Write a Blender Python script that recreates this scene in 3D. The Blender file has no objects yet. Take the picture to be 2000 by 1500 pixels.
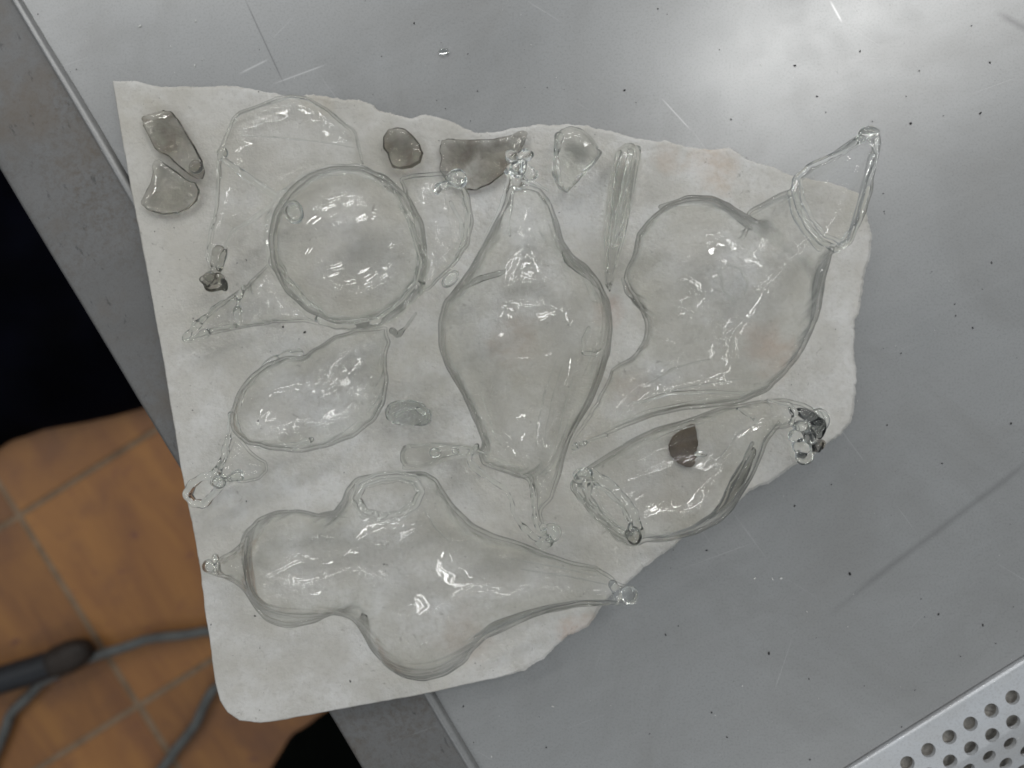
import bpy, bmesh, math, random
import numpy as np
from mathutils import Vector, Matrix

random.seed(7)
rng = np.random.default_rng(7)
SC = bpy.context.scene
COL = SC.collection

# ------------------------------------------------------------------ camera
ZT = 0.85                 # table top height
ZC = ZT + 0.42            # phone held above the table, looking straight down
F = 1444.0                # focal length in pixels of a 2000 px wide picture
cam_d = bpy.data.cameras.new('camera')
cam = bpy.data.objects.new('camera', cam_d)
COL.objects.link(cam)
cam.location = (0, 0, ZC)
cam_d.sensor_width = 36.0
cam_d.lens = 36.0 * F / 2000.0
cam_d.clip_start = 0.01
cam_d.clip_end = 50
cam_d.dof.use_dof = True
cam_d.dof.focus_distance = 0.372
cam_d.dof.aperture_fstop = (cam_d.lens) / 5.2
SC.camera = cam

# ------------------------------------------------------------------ world and lamps
W = bpy.data.worlds.new("World")
SC.world = W
W.use_nodes = True
bg = W.node_tree.nodes['Background']
bg.inputs[0].default_value = (0.88, 0.97, 1.0, 1)
bg.inputs[1].default_value = 0.29
# the room round the bench: pale ceiling, darker walls and floor
wn = W.node_tree
tc = wn.nodes.new('ShaderNodeTexCoord'); sx = wn.nodes.new('ShaderNodeSeparateXYZ')
wr = wn.nodes.new('ShaderNodeValToRGB')
wn.links.new(tc.outputs['Generated'], sx.inputs[0]); wn.links.new(sx.outputs[2], wr.inputs[0])
wr.color_ramp.elements[0].position = 0.06; wr.color_ramp.elements[0].color = (0.05, 0.05, 0.047, 1)
wr.color_ramp.elements[1].position = 0.34; wr.color_ramp.elements[1].color = (0.93, 0.99, 1.03, 1)
wn.links.new(wr.outputs[0], bg.inputs[0])

SC.view_settings.view_transform = 'Standard'
SC.view_settings.look = 'None'
SC.view_settings.gamma = 1
SC.view_settings.exposure = 0.18

ANG = math.radians(28)
TUBE_W = 6.6
def tube_light(x, y, z, ang, L=0.80, wdt=0.065, power=2.5):
    d = bpy.data.lights.new('fluorescent_tube', 'AREA')
    d.shape = 'RECTANGLE'
    d.size = L
    d.size_y = wdt
    d.energy = power
    d.color = (1.0, 0.99, 0.97)
    o = bpy.data.objects.new('fluorescent_tube', d)
    COL.objects.link(o)
    o.location = (x, y, z)
    o.rotation_euler = (0, 0, ang)
    return o

HL = ZT + 1.95
ca, sa = math.cos(ANG), math.sin(ANG)
# twin tube fittings under the workshop ceiling: (along, across) in the rotated ceiling grid, watts
for (u, v, w) in ((1.54, 0.54, 11.0), (3.0, 0.50, 4.0), (-1.3, 2.1, 3.0), (0.0, 2.15, 4.0), (1.3, 2.1, 4.0), (2.6, 2.15, 4.0),
                  (-0.7, 3.1, 3.0), (0.6, 3.15, 4.0), (1.9, 3.1, 4.0), (3.2, 3.15, 4.0), (0.2, 4.2, 3.0), (1.7, 4.2, 3.0),
                  (4.2, 1.3, 3.0), (-2.6, 0.9, 3.0), (-1.9, -2.0, 1.6), (0.2, -2.6, 1.6)):
    cx = u * ca - v * sa
    cy = u * sa + v * ca
    for dv in ((-0.085, 0.085) if w > 10 else (0.0,)):
        tube_light(cx - dv * sa, cy + dv * ca, HL, ANG, power=TUBE_W * (0.6 if w > 10 else 1.0), L=(1.1 if w > 10 else 0.80))

cy_ = SC.cycles
cy_.use_denoising = True
cy_.denoising_prefilter = 'ACCURATE'
cy_.denoising_input_passes = 'RGB_ALBEDO_NORMAL'
cy_.caustics_reflective = True
cy_.caustics_refractive = True
cy_.blur_glossy = 0.1
cy_.max_bounces = 28
cy_.transmission_bounces = 26
cy_.glossy_bounces = 8
cy_.diffuse_bounces = 4
cy_.transparent_max_bounces = 40
cy_.sample_clamp_indirect = 0.0

# ------------------------------------------------------------------ pixel -> place
def S(z):
    return (ZC - z) / F
def PW(px, py, z):
    s = S(z)
    return np.array([(px - 1000.0) * s, (750.0 - py) * s, z])
def board_lift(px, py):
    return max(0.0, 0.0024 * (1700 - px) / 1400.0)     # the board rests on the raised rim at its left
BT = 0.011                                             # board thickness
def BZ(px, py):
    return ZT + board_lift(px, py) + BT
def PB(px, py, h=0.0):
    return PW(px, py, BZ(px, py) + h)

# ------------------------------------------------------------------ object helpers
def link(name, me, mat=None, parent=None, smooth=True):
    o = bpy.data.objects.new(name, me)
    COL.objects.link(o)
    if mat: me.materials.append(mat)
    if smooth: me.polygons.foreach_set('use_smooth', [True] * len(me.polygons))
    if parent:
        o.parent = parent
        o.matrix_parent_inverse = parent.matrix_basis.inverted()
    return o
def mesh_from(name, V, Fc):
    me = bpy.data.meshes.new(name)
    me.from_pydata([tuple(v) for v in V], [], [tuple(int(i) for i in f) for f in Fc])
    me.update()
    return me
def thing(name, label, cat, loc, group=None):
    o = bpy.data.objects.new(name, None)
    COL.objects.link(o)
    o.location = tuple(float(a) for a in loc)
    o.empty_display_size = 0.02
    o['label'] = label
    o['category'] = cat
    if group: o['group'] = group
    return o
def tag(o, label, cat, group=None, kind=None):
    if label: o['label'] = label
    if cat: o['category'] = cat
    if group: o['group'] = group
    if kind: o['kind'] = kind
    return o

# ------------------------------------------------------------------ materials
def new_mat(name):
    m = bpy.data.materials.new(name)
    m.use_nodes = True
    nt = m.node_tree
    nt.nodes.clear()
    out = nt.nodes.new('ShaderNodeOutputMaterial')
    return m, nt, out
def N(nt, t, **kw):
    n = nt.nodes.new(t)
    for k, v in kw.items():
        setattr(n, k, v)
    return n
def noise(nt, co, scale, detail=4, rough=0.5, dist=0.0):
    n = N(nt, 'ShaderNodeTexNoise')
    n.inputs['Scale'].default_value = scale
    n.inputs['Detail'].default_value = detail
    n.inputs['Roughness'].default_value = rough
    n.inputs['Distortion'].default_value = dist
    nt.links.new(co, n.inputs['Vector'])
    return n.outputs['Fac']
def ramp(nt, fac, stops):
    r = N(nt, 'ShaderNodeValToRGB')
    el = r.color_ramp.elements
    while len(el) < len(stops): el.new(0.5)
    for e, (p, c) in zip(el, stops):
        e.position = p
        e.color = (c, c, c, 1) if isinstance(c, (int, float)) else (*c, 1)
    nt.links.new(fac, r.inputs[0])
    return r.outputs[0]
def mixc(nt, fac, a, b, mode='MIX'):
    m = N(nt, 'ShaderNodeMix', data_type='RGBA', blend_type=mode)
    for sock, val in ((0, fac), (6, a), (7, b)):
        if isinstance(val, (int, float)): m.inputs[sock].default_value = val
        elif isinstance(val, tuple): m.inputs[sock].default_value = (*val, 1)
        else: nt.links.new(val, m.inputs[sock])
    return m.outputs[2]
def math_(nt, op, a, b=0.0):
    m = N(nt, 'ShaderNodeMath', operation=op)
    for i, v in enumerate((a, b)):
        if isinstance(v, (int, float)): m.inputs[i].default_value = v
        else: nt.links.new(v, m.inputs[i])
    return m.outputs[0]
def spot(nt, co, c, r, soft=0.6):
    """a stain mask of its own shape round point c"""
    d = N(nt, 'ShaderNodeVectorMath', operation='DISTANCE')
    nt.links.new(co, d.inputs[0])
    d.inputs[1].default_value = tuple(float(x) for x in c)
    w = noise(nt, co, 55, 4, 0.6)
    dd = math_(nt, 'ADD', d.outputs['Value'], math_(nt, 'MULTIPLY', math_(nt, 'SUBTRACT', w, 0.5), r * 1.6))
    return ramp(nt, math_(nt, 'DIVIDE', dd, r), [(1 - soft, 1.0), (1.0, 0.0)])
def bump(nt, h, strength, dist):
    b = N(nt, 'ShaderNodeBump')
    b.inputs['Strength'].default_value = strength
    b.inputs['Distance'].default_value = dist
    nt.links.new(h, b.inputs['Height'])
    return b.outputs[0]
def obco(nt):
    g = N(nt, 'ShaderNodeNewGeometry')
    return g.outputs['Position']
def mapped(nt, co, rot, scale):
    r = N(nt, 'ShaderNodeMapping')
    r.inputs['Rotation'].default_value = (0, 0, -rot)
    nt.links.new(co, r.inputs['Vector'])
    m = N(nt, 'ShaderNodeMapping')
    m.inputs['Scale'].default_value = scale
    nt.links.new(r.outputs[0], m.inputs['Vector'])
    return m.outputs[0]

def glass(name, col=(0.998, 1.0, 0.997), ior=1.45, dens=0.0, vcol=(0.62, 0.58, 0.5), wob=0.0, lo=0.62, hi=0.72, base=0.0, top=0.3, tint=0.998, mottle=0.0):
    """Blown glass.  Face on, a thin wall lets light straight through and mirrors a few per cent (Schlick);
    the more the wall turns edge on, the thicker the glass in the line of sight and the more it bends light."""
    m, nt, out = new_mat(name)
    co = obco(nt)
    lw = N(nt, 'ShaderNodeLayerWeight')
    lw.inputs['Blend'].default_value = 0.5
    fac = lw.outputs['Facing']
    nrm = None
    if wob:
        nrm = bump(nt, noise(nt, co, 70, 2), wob, 0.002)
    sch = math_(nt, 'ADD', 0.034, math_(nt, 'MULTIPLY', math_(nt, 'POWER', fac, 7.0), 0.4))
    tr = N(nt, 'ShaderNodeBsdfTransparent')
    tcol = ramp(nt, fac, [(0.0, (tint, tint, tint)), (0.30, (0.995, 0.995, 0.99)), (0.58, (0.985, 0.986, 0.98)), (0.72, (0.92, 0.925, 0.915)), (0.83, (0.62, 0.63, 0.62)), (0.92, (0.34, 0.35, 0.34)), (1.0, (0.12, 0.125, 0.12))])  # edge-on tint darkened to paint in the dark refracted contour lines
    if mottle:
        mm = noise(nt, co, 75, 5, 0.6, 0.4)
        tcol = mixc(nt, ramp(nt, mm, [(0.40, 0), (0.62, mottle)]), tcol, (0.60, 0.555, 0.48))
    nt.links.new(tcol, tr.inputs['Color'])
    gl = N(nt, 'ShaderNodeBsdfGlossy')
    gl.inputs['Roughness'].default_value = 0.04
    m1 = N(nt, 'ShaderNodeMixShader')
    nt.links.new(sch, m1.inputs[0]); nt.links.new(tr.outputs[0], m1.inputs[1]); nt.links.new(gl.outputs[0], m1.inputs[2])
    g = N(nt, 'ShaderNodeBsdfGlass')
    g.inputs['Color'].default_value = (*col, 1)
    g.inputs['Roughness'].default_value = 0.03
    g.inputs['IOR'].default_value = ior
    if nrm:
        nt.links.new(nrm, gl.inputs['Normal']); nt.links.new(nrm, g.inputs['Normal'])
    m2 = N(nt, 'ShaderNodeMixShader')
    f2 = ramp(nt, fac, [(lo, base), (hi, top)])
    nt.links.new(f2, m2.inputs[0]); nt.links.new(m1.outputs[0], m2.inputs[1]); nt.links.new(g.outputs[0], m2.inputs[2])
    nt.links.new(m2.outputs[0], out.inputs['Surface'])
    if dens:
        v = N(nt, 'ShaderNodeVolumeAbsorption')
        v.inputs['Color'].default_value = (*vcol, 1)
        v.inputs['Density'].default_value = dens
        nt.links.new(v.outputs[0], out.inputs['Volume'])
    return m
def pure_glass(name, col=(0.995, 1.0, 0.995), ior=1.47, dens=0.0, vcol=(0.60, 0.575, 0.535), wob=0.0, mottle=0.0):
    m, nt, out = new_mat(name)
    co = obco(nt)
    g = N(nt, 'ShaderNodeBsdfGlass')
    g.inputs['Roughness'].default_value = 0.05
    g.inputs['IOR'].default_value = ior
    if mottle:
        mm = noise(nt, co, 75, 5, 0.6, 0.4)
        nt.links.new(mixc(nt, ramp(nt, mm, [(0.42, 0), (0.62, mottle)]), tuple(col), (0.65, 0.62, 0.58)), g.inputs['Color'])
    else:
        g.inputs['Color'].default_value = (*col, 1)
    if wob:
        nt.links.new(bump(nt, noise(nt, co, 90, 2), wob, 0.002), g.inputs['Normal'])
    nt.links.new(g.outputs[0], out.inputs['Surface'])
    if dens:
        v = N(nt, 'ShaderNodeVolumeAbsorption')
        v.inputs['Color'].default_value = (*vcol, 1)
        v.inputs['Density'].default_value = dens
        nt.links.new(v.outputs[0], out.inputs['Volume'])
    return m
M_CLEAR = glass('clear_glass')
M_THREAD = pure_glass('clear_thread_glass')
M_DARK_REFL = pure_glass('painted_reflection_glass', dens=340, vcol=(0.56, 0.56, 0.545), wob=0.1)  # clear folds and edges tinted grey to paint in their dark reflections
M_SMOKE = pure_glass('smoky_glass', dens=115, wob=0.3, mottle=0.55)
M_SMOKE_LIGHT = pure_glass('faintly_smoky_glass', dens=75, vcol=(0.6, 0.575, 0.52), wob=0.3, mottle=0.25)
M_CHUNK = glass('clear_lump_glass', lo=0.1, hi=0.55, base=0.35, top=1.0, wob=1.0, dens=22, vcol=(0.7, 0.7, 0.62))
M_CLEAR_SOLID = pure_glass('clear_solid_glass', dens=6, wob=0.9)
M_DARKBEAD = pure_glass('dark_glass', dens=260, vcol=(0.16, 0.17, 0.18))

def make_board_mat():
    m, nt, out = new_mat('kiln_board')
    co = obco(nt)
    p = N(nt, 'ShaderNodeBsdfPrincipled')
    n1 = noise(nt, co, 9, 5, 0.6)
    n2 = noise(nt, co, 38, 6, 0.65)
    n3 = noise(nt, co, 420, 4, 0.7)
    n4 = noise(nt, mapped(nt, co, 0.3, (1, 1, 1)), 170, 3, 0.75, 0.6)
    c = mixc(nt, ramp(nt, n1, [(0.40, 0), (0.60, 1)]), (0.615, 0.595, 0.55), (0.77, 0.76, 0.742))
    c = mixc(nt, ramp(nt, n2, [(0.42, 0.55), (0.60, 0)]), c, (0.54, 0.515, 0.46))
    c = mixc(nt, ramp(nt, n3, [(0.33, 0.35), (0.5, 0)]), c, (0.48, 0.46, 0.42))
    c = mixc(nt, ramp(nt, n4, [(0.27, 0.6), (0.34, 0)]), c, (0.33, 0.31, 0.28))
    stains = [((1392, 318), 0.019, (0.60, 0.42, 0.27), 0.75), ((1300, 310), 0.012, (0.62, 0.46, 0.34), 0.4),
              ((1190, 612), 0.011, (0.50, 0.30, 0.22), 0.55), ((1000, 665), 0.016, (0.46, 0.33, 0.25), 0.6),
              ((1500, 680), 0.018, (0.60, 0.42, 0.33), 0.5), ((1130, 1240), 0.013, (0.60, 0.40, 0.29), 0.8),
              ((1030, 700), 0.022, (0.50, 0.45, 0.36), 0.45), ((255, 230), 0.02, (0.50, 0.46, 0.37), 0.5),
              ((820, 720), 0.03, (0.52, 0.50, 0.43), 0.35), ((1340, 950), 0.03, (0.48, 0.42, 0.34), 0.3),
              ((760, 300), 0.02, (0.5, 0.48, 0.42), 0.3), ((620, 200), 0.012, (0.5, 0.45, 0.36), 0.45),
              ((1220, 760), 0.014, (0.48, 0.38, 0.29), 0.5), ((900, 1240), 0.02, (0.55, 0.44, 0.38), 0.4)]
    for (q, r, cc, k) in stains:
        s = spot(nt, co, PB(*q), r)
        s = math_(nt, 'MULTIPLY', s, math_(nt, 'MULTIPLY', ramp(nt, n2, [(0.35, 1), (0.62, 0.25)]), k))
        c = mixc(nt, s, c, cc)
    nt.links.new(c, p.inputs['Base Color'])
    p.inputs['Roughness'].default_value = 0.85
    p.inputs['Specular IOR Level'].default_value = 0.25
    hh = math_(nt, 'ADD', math_(nt, 'MULTIPLY', n3, 0.5), noise(nt, co, 130, 5, 0.6))
    nt.links.new(bump(nt, hh, 0.6, 0.0014), p.inputs['Normal'])
    nt.links.new(p.outputs[0], out.inputs[0])
    return m
M_BOARD = make_board_mat()

def make_metal(name, base=0.5, rough=0.33, dirt=0.0, tint=(1, 1, 1), worn=0.0, sharp=0.0, scuffs_and_reflection=()):
    m, nt, out = new_mat(name)
    co = obco(nt)
    p = N(nt, 'ShaderNodeBsdfPrincipled')
    big = noise(nt, co, 4.5, 4, 0.6)
    mid = noise(nt, co, 22, 5, 0.65)
    fine = noise(nt, co, 900, 3, 0.7)
    c = mixc(nt, ramp(nt, big, [(0.35, 0), (0.7, 1)]), tuple(base * 0.9 * t for t in tint), tuple(base * 1.06 * t for t in tint))
    c = mixc(nt, ramp(nt, noise(nt, co, 7, 6, 0.7, 1.2), [(0.48, 0.0), (0.66, 0.55)]), c, tuple(base * 0.78 * t for t in (1.0, 0.99, 0.97)))
    c = mixc(nt, ramp(nt, mid, [(0.45, 0.0), (0.75, 0.35)]), c, tuple(base * 0.8 * t for t in (1.0, 0.99, 0.97)))
    c = mixc(nt, ramp(nt, fine, [(0.36, 0.35), (0.5, 0)]), c, (base * 0.55,) * 3)
    scr = None
    for k, (a, sc, th) in enumerate(((0.35, 1.0, 0.70), (-0.55, 0.7, 0.71), (1.25, 0.85, 0.72), (2.2, 0.6, 0.71), (0.8, 1.2, 0.73), (-0.1, 1.1, 0.72))):
        f = noise(nt, mapped(nt, co, a, (7 * sc, 620 * sc, 1)), 1.0, 2, 0.4)
        msk = noise(nt, co, 14 + 5 * k, 2, 0.4)
        f = math_(nt, 'MULTIPLY', ramp(nt, f, [(th + 0.015, 0), (th + 0.04, 1)]), ramp(nt, msk, [(0.53, 0), (0.62, 1)]))
        scr = f if scr is None else math_(nt, 'MAXIMUM', scr, f)
    c = mixc(nt, math_(nt, 'MULTIPLY', scr, 0.2), c, (base * 1.75,) * 3)
    # long pale rubbed arcs
    arc = noise(nt, mapped(nt, co, 0.42, (3, 60, 1)), 1.0, 4, 0.6, 0.8)
    c = mixc(nt, ramp(nt, arc, [(0.5, 0), (0.75, 0.10)]), c, (base * 1.3,) * 3)
    for (qa, qb, wd, am, dark) in scuffs_and_reflection:
        A_ = PW(*qa, ZT); B_ = PW(*qb, ZT)
        L_ = float(np.linalg.norm(B_ - A_)); dx, dy = (B_ - A_)[:2] / L_
        sx_ = N(nt, 'ShaderNodeSeparateXYZ'); nt.links.new(co, sx_.inputs[0])
        rx = math_(nt, 'SUBTRACT', sx_.outputs[0], float(A_[0])); ry = math_(nt, 'SUBTRACT', sx_.outputs[1], float(A_[1]))
        al = math_(nt, 'ADD', math_(nt, 'MULTIPLY', rx, float(dx)), math_(nt, 'MULTIPLY', ry, float(dy)))
        ac = math_(nt, 'ABSOLUTE', math_(nt, 'ADD', math_(nt, 'SUBTRACT', math_(nt, 'MULTIPLY', ry, float(dx)), math_(nt, 'MULTIPLY', rx, float(dy))), math_(nt, 'MULTIPLY', math_(nt, 'SUBTRACT', noise(nt, co, 12, 3), 0.5), wd * 1.2)))
        mk = math_(nt, 'MULTIPLY', ramp(nt, math_(nt, 'DIVIDE', ac, wd), [(0.0, 1.0), (1.0, 0.0)]), ramp(nt, math_(nt, 'DIVIDE', al, L_), [(0.0, 0.0), (0.25, 1.0), (0.8, 1.0), (1.0, 0.0)]))
        c = mixc(nt, math_(nt, 'MULTIPLY', mk, am), c, (dark,) * 3)
    if dirt:
        d1 = noise(nt, co, 300, 6, 0.75)
        d2 = noise(nt, co, 14, 4, 0.6)
        dm = math_(nt, 'MULTIPLY', ramp(nt, d1, [(0.46, 0), (0.62, 1)]), ramp(nt, d2, [(0.42, 0.1), (0.62, 1)]))
        c = mixc(nt, math_(nt, 'MULTIPLY', dm, dirt * 0.6), c, (0.12, 0.095, 0.07))
        c = mixc(nt, ramp(nt, noise(nt, co, 18, 5, 0.65), [(0.52, 0), (0.66, 0.5)]), c, (0.17, 0.14, 0.11))
        d3 = noise(nt, mapped(nt, co, 0.5, (260, 90, 1)), 1.0, 4, 0.7)
        c = mixc(nt, ramp(nt, d3, [(0.63, 0), (0.70, 0.6 * dirt)]), c, (0.05, 0.05, 0.05))
    nt.links.new(c, p.inputs['Base Color'])
    p.inputs['Metallic'].default_value = 0.75 if not worn else worn
    r = ramp(nt, mid, [(0.3, rough - 0.02), (0.7, rough + 0.04)])
    r = math_(nt, 'ADD', r, math_(nt, 'MULTIPLY', fine, 0.08))
    nt.links.new(r, p.inputs['Roughness'])
    brushed = noise(nt, mapped(nt, co, -0.62, (30, 1400, 1)), 1.0, 3, 0.5)
    hh = math_(nt, 'ADD', math_(nt, 'MULTIPLY', brushed, 0.5), math_(nt, 'MULTIPLY', scr, -0.8))
    hh = math_(nt, 'ADD', hh, math_(nt, 'MULTIPLY', fine, 0.4))
    nt.links.new(bump(nt, hh, 0.12, 0.0003), p.inputs['Normal'])
    p2 = N(nt, 'ShaderNodeBsdfPrincipled')
    nt.links.new(c, p2.inputs['Base Color'])
    p2.inputs['Metallic'].default_value = 1.0
    nt.links.new(math_(nt, 'MULTIPLY', r, 0.40), p2.inputs['Roughness'])
    nt.links.new(bump(nt, hh, 0.08, 0.0003), p2.inputs['Normal'])
    mx_ = N(nt, 'ShaderNodeMixShader')
    mx_.inputs[0].default_value = sharp
    nt.links.new(p.outputs[0], mx_.inputs[1]); nt.links.new(p2.outputs[0], mx_.inputs[2])
    nt.links.new(mx_.outputs[0], out.inputs[0])
    return m
M_TABLE = make_metal('scuffed_sheet_metal', 0.44, 0.30, worn=0.5, tint=(0.99, 1.0, 1.0), scuffs_and_reflection=(((1600, 1215), (2060, 860), 0.0028, 0.4, 0.18), ((470, -20), (560, 175), 0.0006, 0.6, 0.12), ((1940, 20), (2060, 90), 0.003, 0.5, 0.18), ((465, 145), (525, 115), 0.0008, 0.7, 0.75), ((530, 165), (640, 125), 0.0006, 0.7, 0.75), ((1290, 190), (1350, 255), 0.0005, 0.7, 0.8), ((1620, 0), (1645, 45), 0.0009, 0.7, 0.85)))  # first streak is a dent's dark reflection painted into the colour
M_RIM = make_metal('dirty_painted_metal', 0.22, 0.5, dirt=0.8, worn=0.5)
M_PERF = make_metal('perforated_metal', 0.74, 0.38, worn=0.45, tint=(0.95, 0.98, 1.02))

def simple(name, col, rough=0.6, metal=0.0, var=0.25, scale=30):
    m, nt, out = new_mat(name)
    co = obco(nt)
    p = N(nt, 'ShaderNodeBsdfPrincipled')
    n = noise(nt, co, scale, 5, 0.6)
    c = mixc(nt, ramp(nt, n, [(0.35, 0), (0.65, 1)]), tuple(x * (1 - var) for x in col), tuple(x * (1 + var) for x in col))
    nt.links.new(c, p.inputs['Base Color'])
    p.inputs['Roughness'].default_value = rough
    if max(col) < 0.01: p.inputs['Specular IOR Level'].default_value = 0.05
    p.inputs['Metallic'].default_value = metal
    nt.links.new(bump(nt, n, 0.2, 0.001), p.inputs['Normal'])
    nt.links.new(p.outputs[0], out.inputs[0])
    return m
M_SPECK = simple('soot', (0.02, 0.02, 0.02), 0.9)
M_CRUMB = simple('pale_crumb', (0.7, 0.7, 0.68), 0.6)
M_UNDER = simple('grey_brown_grit_plate', (0.40, 0.375, 0.34), 0.9, 0, 0.3, 350)
M_GROUT = simple('grout', (0.20, 0.14, 0.09), 0.9)
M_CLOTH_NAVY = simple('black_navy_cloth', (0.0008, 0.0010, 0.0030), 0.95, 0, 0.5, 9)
M_CLOTH_GREEN = simple('black_green_cloth', (0.001, 0.0016, 0.0012), 0.95, 0, 0.5, 9)
M_CABLE = simple('grey_rubber', (0.09, 0.095, 0.092), 0.5)
M_PIPE = simple('black_rubber', (0.010, 0.012, 0.016), 0.5)
M_PIPE_END = simple('brown_black_rubber', (0.018, 0.011, 0.007), 0.6)
M_BROWN = simple('brown_frit', (0.10, 0.072, 0.046), 0.6, 0, 0.25, 200)

def make_tile_mat():
    m, nt, out = new_mat('terracotta_tile')
    co = obco(nt)
    p = N(nt, 'ShaderNodeBsdfPrincipled')
    oi = N(nt, 'ShaderNodeObjectInfo')
    s = noise(nt, mapped(nt, co, math.radians(-58), (3, 14, 1)), 1.0, 5, 0.6, 0.5)
    b = noise(nt, co, 11, 5, 0.6)
    c = mixc(nt, ramp(nt, s, [(0.35, 0), (0.65, 1)]), (0.21, 0.088, 0.030), (0.32, 0.145, 0.040))
    c = mixc(nt, ramp(nt, b, [(0.5, 0), (0.72, 0.6)]), c, (0.15, 0.065, 0.035))
    c = mixc(nt, ramp(nt, noise(nt, co, 30, 3, 0.5), [(0.66, 0), (0.72, 0.7)]), c, (0.14, 0.05, 0.04))
    v = N(nt, 'ShaderNodeHueSaturation')
    nt.links.new(c, v.inputs['Color'])
    nt.links.new(math_(nt, 'ADD', 0.82, math_(nt, 'MULTIPLY', oi.outputs['Random'], 0.36)), v.inputs['Value'])
    nt.links.new(v.outputs[0], p.inputs['Base Color'])
    p.inputs['Roughness'].default_value = 0.5
    nt.links.new(bump(nt, b, 0.3, 0.002), p.inputs['Normal'])
    nt.links.new(p.outputs[0], out.inputs[0])
    return m
M_TILE = make_tile_mat()

# ------------------------------------------------------------------ curves and polygons
def catmull(pts, n=6, closed=True):
    P = np.array(pts, float)
    m = len(P)
    out = []
    rg = range(m) if closed else range(m - 1)
    for i in rg:
        if closed: p0, p1, p2, p3 = P[(i - 1) % m], P[i], P[(i + 1) % m], P[(i + 2) % m]
        else: p0, p1, p2, p3 = P[max(i - 1, 0)], P[i], P[i + 1], P[min(i + 2, m - 1)]
        d01 = max(np.linalg.norm(p1[:2] - p0[:2]), 1e-9) ** 0.5
        d12 = max(np.linalg.norm(p2[:2] - p1[:2]), 1e-9) ** 0.5
        d23 = max(np.linalg.norm(p3[:2] - p2[:2]), 1e-9) ** 0.5
        if d01 < 1e-4: d01 = d12
        if d23 < 1e-4: d23 = d12
        m1 = (p2 - p1) - d12 * ((p2 - p0) / (d01 + d12) - (p1 - p0) / d01) if d01 else p2 - p1
        m2 = (p2 - p1) - d12 * (-(p3 - p1) / (d12 + d23) + (p3 - p2) / d23)
        # centripetal tangents
        for k in range(n):
            t = k / n
            out.append((2*t**3-3*t**2+1)*p1 + (t**3-2*t**2+t)*m1 + (-2*t**3+3*t**2)*p2 + (t**3-t**2)*m2)
    if not closed: out.append(P[-1])
    return np.array(out)

def inside(poly, X, Y):
    c = np.zeros(X.shape, bool)
    n = len(poly)
    for i in range(n):
        x1, y1 = poly[i]; x2, y2 = poly[(i + 1) % n]
        if y1 == y2: continue
        cond = ((y1 > Y) != (y2 > Y)) & (X < (x2 - x1) * (Y - y1) / (y2 - y1) + x1)
        c ^= cond
    return c
def distpoly(poly, X, Y):
    D = np.full(X.shape, 1e9)
    n = len(poly)
    for i in range(n):
        ax, ay = poly[i]; bx, by = poly[(i + 1) % n]
        dx, dy = bx - ax, by - ay
        L = dx * dx + dy * dy
        if L < 1e-16: continue
        t = np.clip(((X - ax) * dx + (Y - ay) * dy) / L, 0, 1)
        d = (X - ax - t * dx) ** 2 + (Y - ay - t * dy) ** 2
        D = np.minimum(D, d)
    return np.sqrt(D)

def poisson(mask, h, rhs=-3.2):
    """u = 0 outside, laplace(u) = rhs inside; coarse to fine"""
    levels = [mask]
    while min(levels[-1].shape) > 12:
        m = levels[-1]
        levels.append(m[::2, ::2])
    u = None
    for li in range(len(levels) - 1, -1, -1):
        m = levels[li]
        hh = h * 2 ** li
        if u is None: u = np.zeros(m.shape)
        else:
            u2 = np.repeat(np.repeat(u, 2, 0), 2, 1)
            v = np.zeros(m.shape)
            a, b = min(m.shape[0], u2.shape[0]), min(m.shape[1], u2.shape[1])
            v[:a, :b] = u2[:a, :b]
            u = v * m
        for it in range(160 if li else 220):
            a = np.zeros_like(u)
            a[1:-1, 1:-1] = (u[2:, 1:-1] + u[:-2, 1:-1] + u[1:-1, 2:] + u[1:-1, :-2] - rhs * hh * hh) / 4
            u = np.where(m, a, 0)
    return u

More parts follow.
